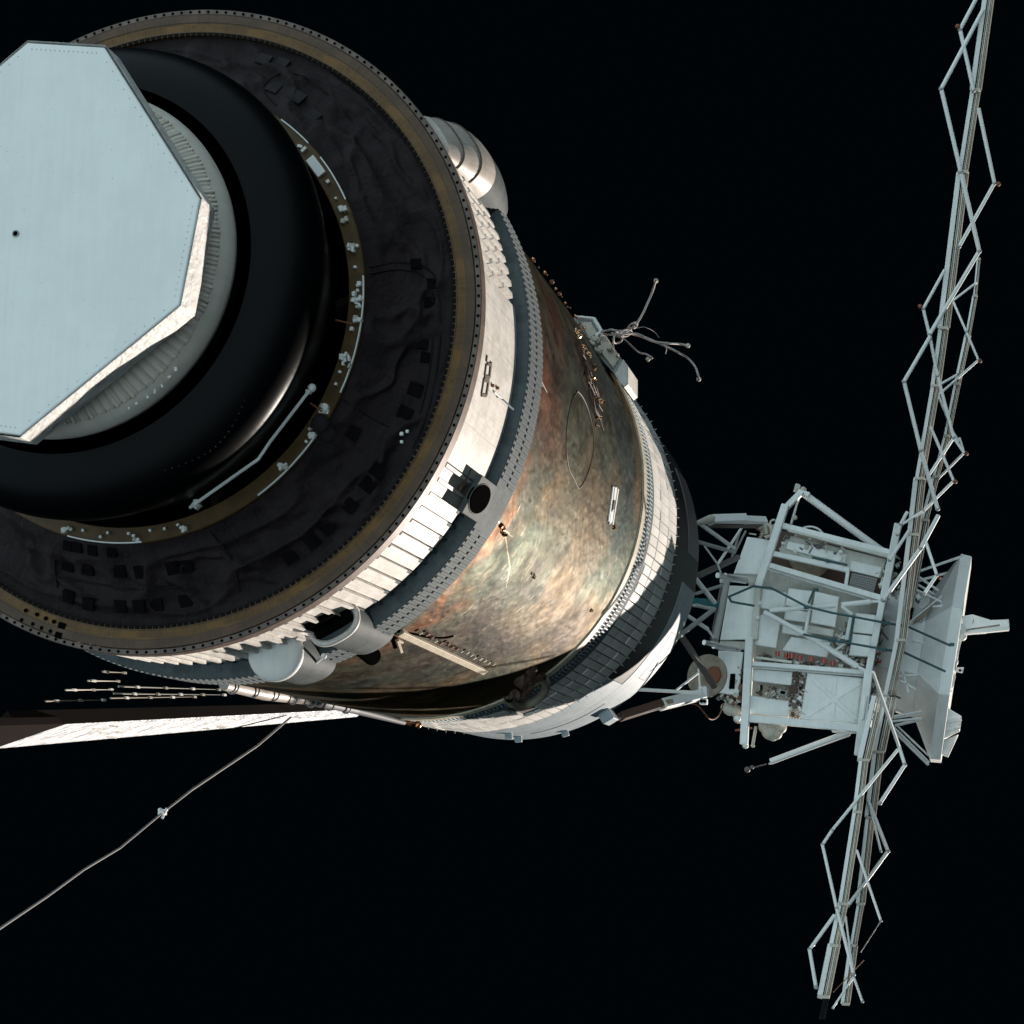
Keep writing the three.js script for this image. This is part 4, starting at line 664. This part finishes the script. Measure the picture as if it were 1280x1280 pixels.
  rail([[1005, 793], [1041, 801], [1062, 804], [1107, 812], [1129, 815], [1181, 839]]); rail([[1067, 771], [1062, 804]], 'handrail_rung'); rail([[1134, 783], [1129, 815]], 'handrail_rung'); rail([[1017, 738], [1011, 753]], 'handrail_rung'); rail([[1016, 697], [1058, 706]]);
  for (const [x, y] of [[1109, 779], [1106, 812], [1053, 801], [1042, 799], [1020, 737], [1190, 806], [1008, 759]]) put('handrail_clamp', block(at(x, y, Z + 0.43), 0.09, 0.06, 0.12), M.green, m);
  for (const [x, y] of [[914, 752], [1008, 758], [1067, 771], [1062, 804], [1041, 801]]) put('handrail_post', tube(at(x, y, Z), at(x, y, Z + 0.46), 0.02), M.tubeWhite, m);
  // red plugs, wiring, small fittings
  for (const [x, y] of [[972, 817], [983, 819], [986, 820], [990, 820], [1000, 822], [1014, 824], [1030, 826], [1041, 829]]) { put('plug', [beam(at(x - 1.4, y - 3, Z + 0.14), at(x - 1.8, y + 3, Z + 0.14), 0.035, 0.08), beam(at(x + 1.6, y - 3, Z + 0.14), at(x + 1.2, y + 3, Z + 0.14), 0.035, 0.08)], M.red, m); put('plug_core', beam(at(x, y - 2.5, Z + 0.12), at(x - 0.2, y + 3, Z + 0.12), 0.04, 0.08), M.white, m); }
  const clutter = (x0, y0, x1, y1, x2, y2, x3, y3, n, mats, dz = 0.02) => { const sets = mats.map(() => []); for (let i = 0; i < n; i++) { const s = rnd(), t = rnd(), x = lerp(lerp(x0, x1, s), lerp(x3, x2, s), t), y = lerp(lerp(y0, y1, s), lerp(y3, y2, s), t), k = Math.floor(rnd() * mats.length), p = at(x, y, Z + dz + rr(-0.1, 0.08)); sets[k].push(plain(rnd() < 0.5 ? block(p, rr(0.03, 0.1), rr(0.03, 0.1), rr(0.05, 0.15), new THREE.Quaternion().setFromAxisAngle(V(0, 0, 1), rr(0, 3))) : tube(p, p.clone().add(V(rr(-0.14, 0.14), rr(-0.14, 0.14), rr(-0.05, 0.05))), rr(0.008, 0.022), 0.012, 6))); } sets.forEach((g, k) => g.length && put('wiring', g, mats[k], m, 'stuff')); };
  const mix = [M.lump, M.brown, M.tubeDark, M.tan, M.tubeWhite, M.atmTan];
  clutter(991, 839, 1007, 840, 1000, 899, 986, 898, 90, mix); clutter(1060, 770, 1068, 772, 1056, 822, 1046, 820, 60, mix); clutter(1094, 768, 1106, 772, 1096, 832, 1086, 828, 90, [...mix, M.red], 0.05); clutter(1040, 790, 1060, 800, 1064, 832, 1044, 826, 40, mix); clutter(1086, 842, 1096, 845, 1088, 905, 1078, 905, 60, mix, -0.05); clutter(1104, 690, 1128, 690, 1116, 745, 1100, 745, 70, mix, 0); clutter(920, 828, 932, 828, 926, 872, 918, 870, 30, [M.rust, M.brown, M.lump, M.tubeDark]); clutter(945, 858, 986, 862, 985, 874, 942, 868, 40, mix, 0.05); clutter(897, 868, 925, 871, 924, 880, 897, 876, 26, [M.rust, M.lump, M.tubeDark, M.lump], 0.02); clutter(975, 662, 1060, 684, 1056, 708, 972, 690, 26, [M.tubeDark, M.lump, M.atmTan], 0.12); clutter(945, 815, 1084, 836, 1080, 842, 945, 830, 60, [M.atmTan, M.tan, M.brown], -0.02); clutter(1108, 728, 1150, 742, 1148, 752, 1110, 745, 50, [M.lump, M.tubeWhite, M.tubeDark], -0.4); clutter(944, 652, 964, 658, 962, 672, 944, 672, 30, [M.lump, M.rust, M.tan, M.rust], 0); clutter(1064, 824, 1084, 826, 1080, 838, 1060, 836, 30, mix, 0);
  put('cable_loop', [[[954, 655], [962, 657], [964, 668], [956, 672]], [[948, 660], [956, 658], [958, 668]]].map((l) => hose(l.map(([x, y]) => at(x, y, Z + 0.15)), 0.035, 30)), M.lump, m);
  P([[913, 842], [919, 842], [918, 861], [911, 861]], 'dark_port', M.hole, 0.13, 0.05); P([[973, 861], [984, 863], [983, 870], [972, 868]], 'instrument_box', M.tubeGrey, 0.2, 0.15); P([[976, 863], [982, 864], [981, 868], [975, 867]], 'instrument_window', M.hole, 0.215, 0.03); P([[950, 856], [953, 856], [953, 863], [950, 863]], 'dark_port', M.hole, 0.2, 0.05);
  put('round_port', new THREE.CylinderGeometry(0.09, 0.09, 0.1, 20).rotateX(Math.PI / 2).translate(...at(992, 862, Z + 0.1).toArray()), M.brown, m);
  put('lower_lump', [[957, 908, 0.14], [963, 914, 0.17], [970, 917, 0.12], [975, 909, 0.13], [912, 886, 0.13], [920, 889, 0.12], [923, 898, 0.1], [906, 884, 0.08], [966, 920, 0.1]].map(([x, y, r]) => ball(at(x, y, Z - 0.1), r, 14)), M.lump, m);
  put('lower_rod', [tube(at(945, 908, Z), at(941, 930, Z), 0.03), ball(at(941, 932, Z), 0.04)], M.lump, m); put('red_pin', tube(at(919, 913, Z), at(940, 910, Z), 0.02), M.rust, m);
  put('ball_joint', [ball(at(922, 898, Z + 0.1), 0.065), ball(at(932, 932, Z + 0.1), 0.06), ball(at(1051, 690, Z + 0.15), 0.05), ball(at(950, 754, Z + 0.3), 0.04), ball(at(947, 772, Z + 0.3), 0.045)], M.tubeWhite, m);

  // sun shield: shallow octagonal hood seen almost edge on
  const ph = -9.5 * D, ax = V(Math.cos(ph), Math.sin(ph), 0), bx = V(-Math.sin(ph), Math.cos(ph), 0), C = at(1181, 824, Z - 1.75).addScaledVector(bx, 0.0);
  const oct = (a, r, rz = r) => [...Array(8)].map((_, i) => { const t = (i + 0.5) / 8 * Math.PI * 2; return C.clone().addScaledVector(ax, a).addScaledVector(bx, r * Math.cos(t) / Math.cos(Math.PI / 8)).add(V(0, 0, rz * Math.sin(t) / Math.cos(Math.PI / 8))); });
  const skin8 = (A, Bq, t, name, mat) => { for (let i = 0; i < 8; i++) { const j = (i + 1) % 8, q = [A[i], A[j], Bq[j], Bq[i]], n = new THREE.Vector3().crossVectors(q[1].clone().sub(q[0]), q[3].clone().sub(q[0])).normalize().multiplyScalar(t), pos = [], c = q.reduce((s, p) => s.add(p), V(0, 0, 0)).multiplyScalar(0.25), f = q.map((p) => p.clone().lerp(c, 0.008)), b = f.map((p) => p.clone().add(n)); const quad = (a, bb, cc, d) => { for (const x of [a, bb, cc, a, cc, d]) pos.push(x.x, x.y, x.z); }; quad(...f); quad(b[3], b[2], b[1], b[0]); for (let k = 0; k < 4; k++) quad(f[k], b[k], b[(k + 1) % 4], f[(k + 1) % 4]); const g = new THREE.BufferGeometry(); g.setAttribute('position', new THREE.Float32BufferAttribute(pos, 3)); g.computeVertexNormals(); put(name, boxUV(plain(g)), mat, m); } };
  const o0 = oct(0.22, 1.98, 1.7), o1 = oct(0.02, 2.0, 1.72), o2 = oct(-0.42, 1.2, 1.45), o3 = oct(-1.3, 1.08, 1.35);
  skin8(o0, o1, 0.05, 'shield_rim', M.atm); skin8(o1, o2, 0.05, 'shield_panel', M.atm); skin8(o2, o3, 0.05, 'shield_body_panel', M.atm);
  { const s = new THREE.BufferGeometry(), pos = []; for (let i = 1; i < 7; i++) for (const p of [o0[0], o0[i], o0[i + 1]]) pos.push(p.x, p.y, p.z); s.setAttribute('position', new THREE.Float32BufferAttribute(pos, 3)); s.computeVertexNormals(); put('shield_face', boxUV(plain(s)), M.white, m); const e = new THREE.BufferGeometry(), pe = []; for (let i = 1; i < 7; i++) for (const p of [o3[0], o3[i], o3[i + 1]]) pe.push(p.x, p.y, p.z); e.setAttribute('position', new THREE.Float32BufferAttribute(pe, 3)); e.computeVertexNormals(); put('shield_back', boxUV(plain(e)), M.atmTan, m); }
  const SZ = -0.3;   // nearest face of the shield body against the mount's face plane
  const SB = (x0, y0, x1, y1, w, name, mat = M.atm, dz = SZ, h = 0.03) => put(name, beam(at(x0, y0, Z + dz), at(x1, y1, Z + dz), w / K, h), mat, m);
  SB(1150, 760, 1178, 757, 2, 'shield_batten'); SB(1140, 800, 1184, 812, 2, 'shield_batten'); SB(1122, 845, 1160, 842, 2, 'shield_batten'); SB(1125, 850, 1145, 862, 2, 'shield_batten'); SB(1166, 855, 1180, 861, 2, 'shield_batten'); SB(1166, 806, 1162, 832, 2, 'shield_batten'); SB(1178, 806, 1174, 838, 2, 'shield_batten'); SB(1128, 838, 1136, 866, 2, 'shield_batten');
  put('brown_cover', plate([[1141, 781], [1144, 774], [1150, 765], [1158, 757], [1165, 753], [1166, 757], [1160, 766], [1152, 774], [1146, 778]], Z + SZ + 0.1, 0.06), M.tan, m);
  put('cover_handle', [hose([[1163, 768], [1166, 766], [1167, 762]].map(([x, y]) => at(x, y, Z + SZ + 0.16)), 0.012, 12), hose([[1148, 778], [1152, 778], [1154, 774]].map(([x, y]) => at(x, y, Z + SZ + 0.16)), 0.012, 12)], M.tubeGrey, m);
  put('sensor', [block(at(1167, 850, Z + SZ + 0.06), 0.1, 0.1, 0.12), block(at(1162, 843, Z + SZ + 0.06), 0.03, 0.05, 0.08)], M.tubeDark, m); put('dark_hook', [beam(at(1110, 875, Z + SZ + 0.12), at(1122, 871, Z + SZ + 0.12), 0.05, 0.05), beam(at(1112, 867, Z + SZ + 0.12), at(1126, 873, Z + SZ + 0.12), 0.04, 0.05), ball(at(1115, 867, Z + SZ + 0.1), 0.07)], M.tubeDark, m);
  // struts to the shield
  const S = (x0, y0, x1, y1, w, z0 = -0.4, z1 = -1) => put('shield_strut', tube(at(x0, y0, Z + z0), at(x1, y1, Z + z1), w / 2 / K), M.tubeWhite, m);
  S(1146, 715, 1204, 695, 3.4); S(1144, 727, 1196, 713, 3.6, -0.6, -1.4); S(1145, 719, 1180, 743, 3.4); S(1137, 725, 1177, 748, 3.2, -0.6, -1); S(1141, 735, 1176, 752, 3, -0.2, -0.4); S(1135, 779, 1177, 745, 2, 0, -0.2);
  S(1117, 909, 1161, 953, 3.2); S(1116, 913, 1160, 956, 3.2, -0.7, -1.3); S(1120, 906, 1160, 944, 2.6, -0.9, -1.5); S(1108, 897, 1152, 889, 3, -0.3, -0.6); S(1114, 902, 1151, 898, 3.2, -0.3, -0.6); S(1112, 899, 1150, 893, 2.4, -0.5, -0.8); S(1118, 907, 1152, 899, 4, -0.5, -0.9);
  put('strut_foot', [ball(at(1114, 884, Z - 0.3), 0.12), block(at(1112, 890, Z - 0.4), 0.15, 0.12, 0.2)], M.tubeWhite, m);
  // sunward edge fittings
  const fin = put('antenna_fin', plate([[1203, 770], [1216, 768], [1239, 775], [1261, 774], [1262, 786], [1238, 789], [1232, 791], [1203, 793]], Z - 0.9, 0.16), M.atm, m);
  put('fin_slot', plate([[1208, 786], [1250, 780], [1250, 782.5], [1208, 788.5]], Z - 0.89, 0.05), M.tan, fin); put('fin_lip', beam(at(1204, 792.5, Z - 0.88), at(1261, 787, Z - 0.88), 0.035, 0.2), M.white, fin); put('fin_mark', beam(at(1217, 774, Z - 0.89), at(1216, 779, Z - 0.89), 0.015, 0.02), M.tubeGrey, fin);
  put('tab', plate([[1194, 834], [1205, 834], [1203, 841], [1193, 839]], Z - 0.9, 0.1), M.white, m); put('tab_hole', new THREE.CylinderGeometry(0.025, 0.025, 0.05, 10).rotateX(Math.PI / 2).translate(...at(1200, 838, Z - 0.9).toArray()), M.hole, m);
  put('edge_handle', [link([[1199, 776], [1201, 784], [1200, 800], [1197, 812], [1195, 822], [1191, 828]].map(([x, y]) => at(x, y, Z - 1.0)), 0.035), link([[1189, 834], [1193, 846], [1190, 858], [1187, 862]].map(([x, y]) => at(x, y, Z - 1.0)), 0.025)].flat(), M.white, m);
  put('edge_fitting', [[1200, 788, 0.13], [1202, 795, 0.1], [1192, 827, 0.09], [1190, 833, 0.08], [1186, 864, 0.06], [1185, 870, 0.05], [1184, 876, 0.05]].map(([x, y, r]) => ball(at(x, y, Z - 0.9), r)), M.white, m);
  const box = put('vent_box', plate([[1180, 882], [1202, 895], [1200, 911], [1176, 924]], Z - 1.4, 0.7, 0.02), M.atm, m);
  put('vent_fin', [[1178, 904, 1202, 899], [1177, 914, 1200, 907], [1176, 923, 1199, 913]].map(([a, b, c, d]) => beam(at(a, b, Z - 1.38), at(c, d, Z - 1.38), 0.05, 0.08)), M.white, box); put('vent_flap', plate([[1175, 926], [1198, 918], [1185, 946], [1172, 941]], Z - 1.5, 0.3, 0.02), M.white, box);
}
// ---------------------------------------------------------------- the mount's four folded solar arrays, edge on
function array(label, zN, depth, spine, widths, struts, layers) {
  const zAt = (y) => { for (let i = 1; i < spine.length; i++) { const [p, q] = [spine[i - 1], spine[i]]; if ((y - p[1]) * (y - q[1]) <= 0 || i === spine.length - 1) return lerp(zN[i - 1], zN[i], Math.max(-1, Math.min(2, (y - p[1]) / (q[1] - p[1])))); } };
  const mid = spine[spine.length >> 1], edgeOn = camera.position.clone().sub(at(...mid, zAt(mid[1]))).normalize();   // the wings lie almost edge on to the lens
  const a0 = at(...spine[0], zN[0]), t = thing('solar_array', label, 'solar array', a0, 'folded solar arrays of the telescope mount');
  const e = (p, off, dz = 0) => at(p[0] + off, p[1], zAt(p[1]) + dz);
  for (let i = 1; i < spine.length; i++) {
    const p = spine[i - 1], q = spine[i], w = widths[i - 1];
    // each wing section: a hollow pale beam on the left and a stack of thin cell panels on the right
    const A = e(p, -w * 0.32), Bq = e(q, -w * 0.32), L = A.distanceTo(Bq);
    put('edge_beam', beam(A, Bq, w * 0.34 / 66, 0.12), M.tubeWhite, t);
    const n = layers, deep = depth * (i === spine.length - 1 ? 0.35 : 1);
    for (let k = 0; k < n; k++) {
      const o = w * (-0.06 + 0.54 * (k + 0.5) / n), a = e(p, o), b = e(q, o), d = b.clone().sub(a).normalize(), c = a.clone().add(b).multiplyScalar(0.5);
      const zv = edgeOn.clone().addScaledVector(d, -edgeOn.dot(d)).normalize(), x = new THREE.Vector3().crossVectors(d, zv); c.addScaledVector(zv, -deep / 2); const g = new THREE.BoxGeometry(w * 0.54 / n * 0.62 / 66, L * rr(0.97, 1.0), deep);
      g.applyMatrix4(new THREE.Matrix4().makeBasis(x, d, zv)); g.translate(c.x, c.y, c.z); put('cell_panel', boxUV(g), M.panelDark, t); put('panel_edge', beam(a.clone().addScaledVector(zv, 0.02), b.clone().addScaledVector(zv, 0.02), w * 0.54 / n * (0.5 + 0.14 * (k % 2)) / 66, 0.05), k % 3 === 1 ? M.atmTan : M.panelTan, t);
    }
    put('hinge', [block(e(q, 0, 0.06), w * 0.7 / 66, 0.05, 0.06)], M.lump, t);
  }
  for (const s of struts) {
    const w = s.w ?? 4, pts = s.p.map(([x, y]) => at(x, y, zAt(y) + (s.z ?? 0.12)));
    for (let i = 1; i < pts.length; i++) put('strut', tube(pts[i - 1], pts[i], w / 2 / 66, w / 2 / 66, 10), s.m ?? M.tubeWhite, t);
    for (const p of pts.slice(1)) put('elbow', ball(p, w * 0.62 / 66, 10), M.tubeGrey, t);
    for (const [x, y] of s.k ?? []) put('elbow_knob', ball(at(x, y, zAt(y) + 0.15), 0.04), M.rust, t);
  }
  return t;
}
array('longest folded array, rising off the top edge from the mount', [-16.9, -16.4, -15.5, -14.9, -14.3, -13.9, -12.9, -12.4, -11.6], 2.4, [[1112, 868], [1126, 800], [1142, 668], [1150, 598], [1170, 482], [1180, 410], [1204, 215], [1220, 113], [1244, -60]], [15, 16, 16, 12, 13, 16, 13, 15], [
  { p: [[1221, -3], [1200, 37], [1217, 113]], w: 4.2, k: [[1197, 33]] }, { p: [[1229, 12], [1176.5, 111], [1201, 215], [1224, 314], [1162, 418]], w: 4.6 }, { p: [[1223, 135], [1243, 229], [1199, 308]], w: 4, k: [[1248, 230]] },
  { p: [[1181, 337], [1154, 386], [1163, 424], [1172, 470], [1192, 547]], w: 3.6, k: [[1150, 383]] }, { p: [[1163, 420], [1130, 477], [1151, 563], [1172, 636]], w: 4.6, z: 0.2 }, { p: [[1205, 566], [1192, 547], [1161, 594]], w: 3.2 }, { p: [[1163, 533], [1192, 601], [1155, 638], [1128, 655]], w: 3.2, k: [[1194, 602]] },
  { p: [[1134, 640], [1126, 655], [1122, 668]], w: 4 }, { p: [[1173, 644], [1151, 685], [1104, 750]], w: 5, z: 0.4 }, { p: [[1137, 662], [1112, 700]], w: 4 },
], 4);
array('shorter upper folded array, ending beside the longest one', [-16.6, -16.7, -16.8, -16.9, -17, -17.1, -17.2, -17.3], 2.2, [[1136, 760], [1156, 650], [1170, 596], [1184, 545], [1197, 480], [1210, 420], [1219, 370], [1223.5, 324]], [14, 10, 9, 9, 9, 7, 5], [
  { p: [[1221, 353], [1191, 376], [1208, 415], [1223, 450], [1173, 494], [1191, 540], [1199, 553]], w: 3, k: [[1225, 451]] }, { p: [[1199, 547], [1205, 566], [1173, 598]], w: 3, k: [[1208, 567]] }, { p: [[1176, 480], [1197, 468]], w: 3 }, { p: [[1193, 546], [1157, 600], [1150, 612]], w: 3.4 }, { p: [[1157, 677], [1171, 719], [1155, 742]], w: 3.6, z: 2, k: [[1174, 722]] },
], 3);
array('lower folded array on the left, hanging below the mount', [-16, -15.1, -14.5, -13.5, -13.1, -12.5], 1.9, [[1098, 872], [1080, 950], [1072, 1015], [1054, 1130], [1043, 1182], [1030, 1246]], [17, 12, 12, 13, 16], [
  { p: [[1091, 840], [1124, 934], [1131, 956], [1100, 1004]], w: 4, z: 0.5 }, { p: [[1122, 937], [1040, 1038], [1028, 1056], [1046, 1136], [1067, 1218]], w: 3.6 }, { p: [[1043, 1144], [1012, 1187], [1020, 1234]], w: 4 }, { p: [[1071, 1063], [1101, 1151]], w: 2.8 }, { p: [[1101, 1151], [1076, 1190]], w: 1, m: M.tubeDark },
], 4);
array('lower folded array on the right, hanging below the mount', [-16.7, -16.5, -16.3, -16.1, -16, -15.9], 1.8, [[1112, 872], [1098, 940], [1088, 1022], [1076, 1130], [1067, 1182], [1057, 1255]], [19, 15, 12, 9, 12], [
  { p: [[1085, 1000], [1110, 1064], [1060, 1132]], w: 4.2 }, { p: [[1088, 1012], [1101, 1064]], w: 3 }, { p: [[1057, 1145], [1067, 1221], [1041, 1260]], w: 2.4 }, { p: [[1067, 1221], [1078, 1252]], w: 3 }, { p: [[1080, 1200], [1042, 1240]], w: 1, m: M.rust },
], 4);

renderer.render(scene, camera);
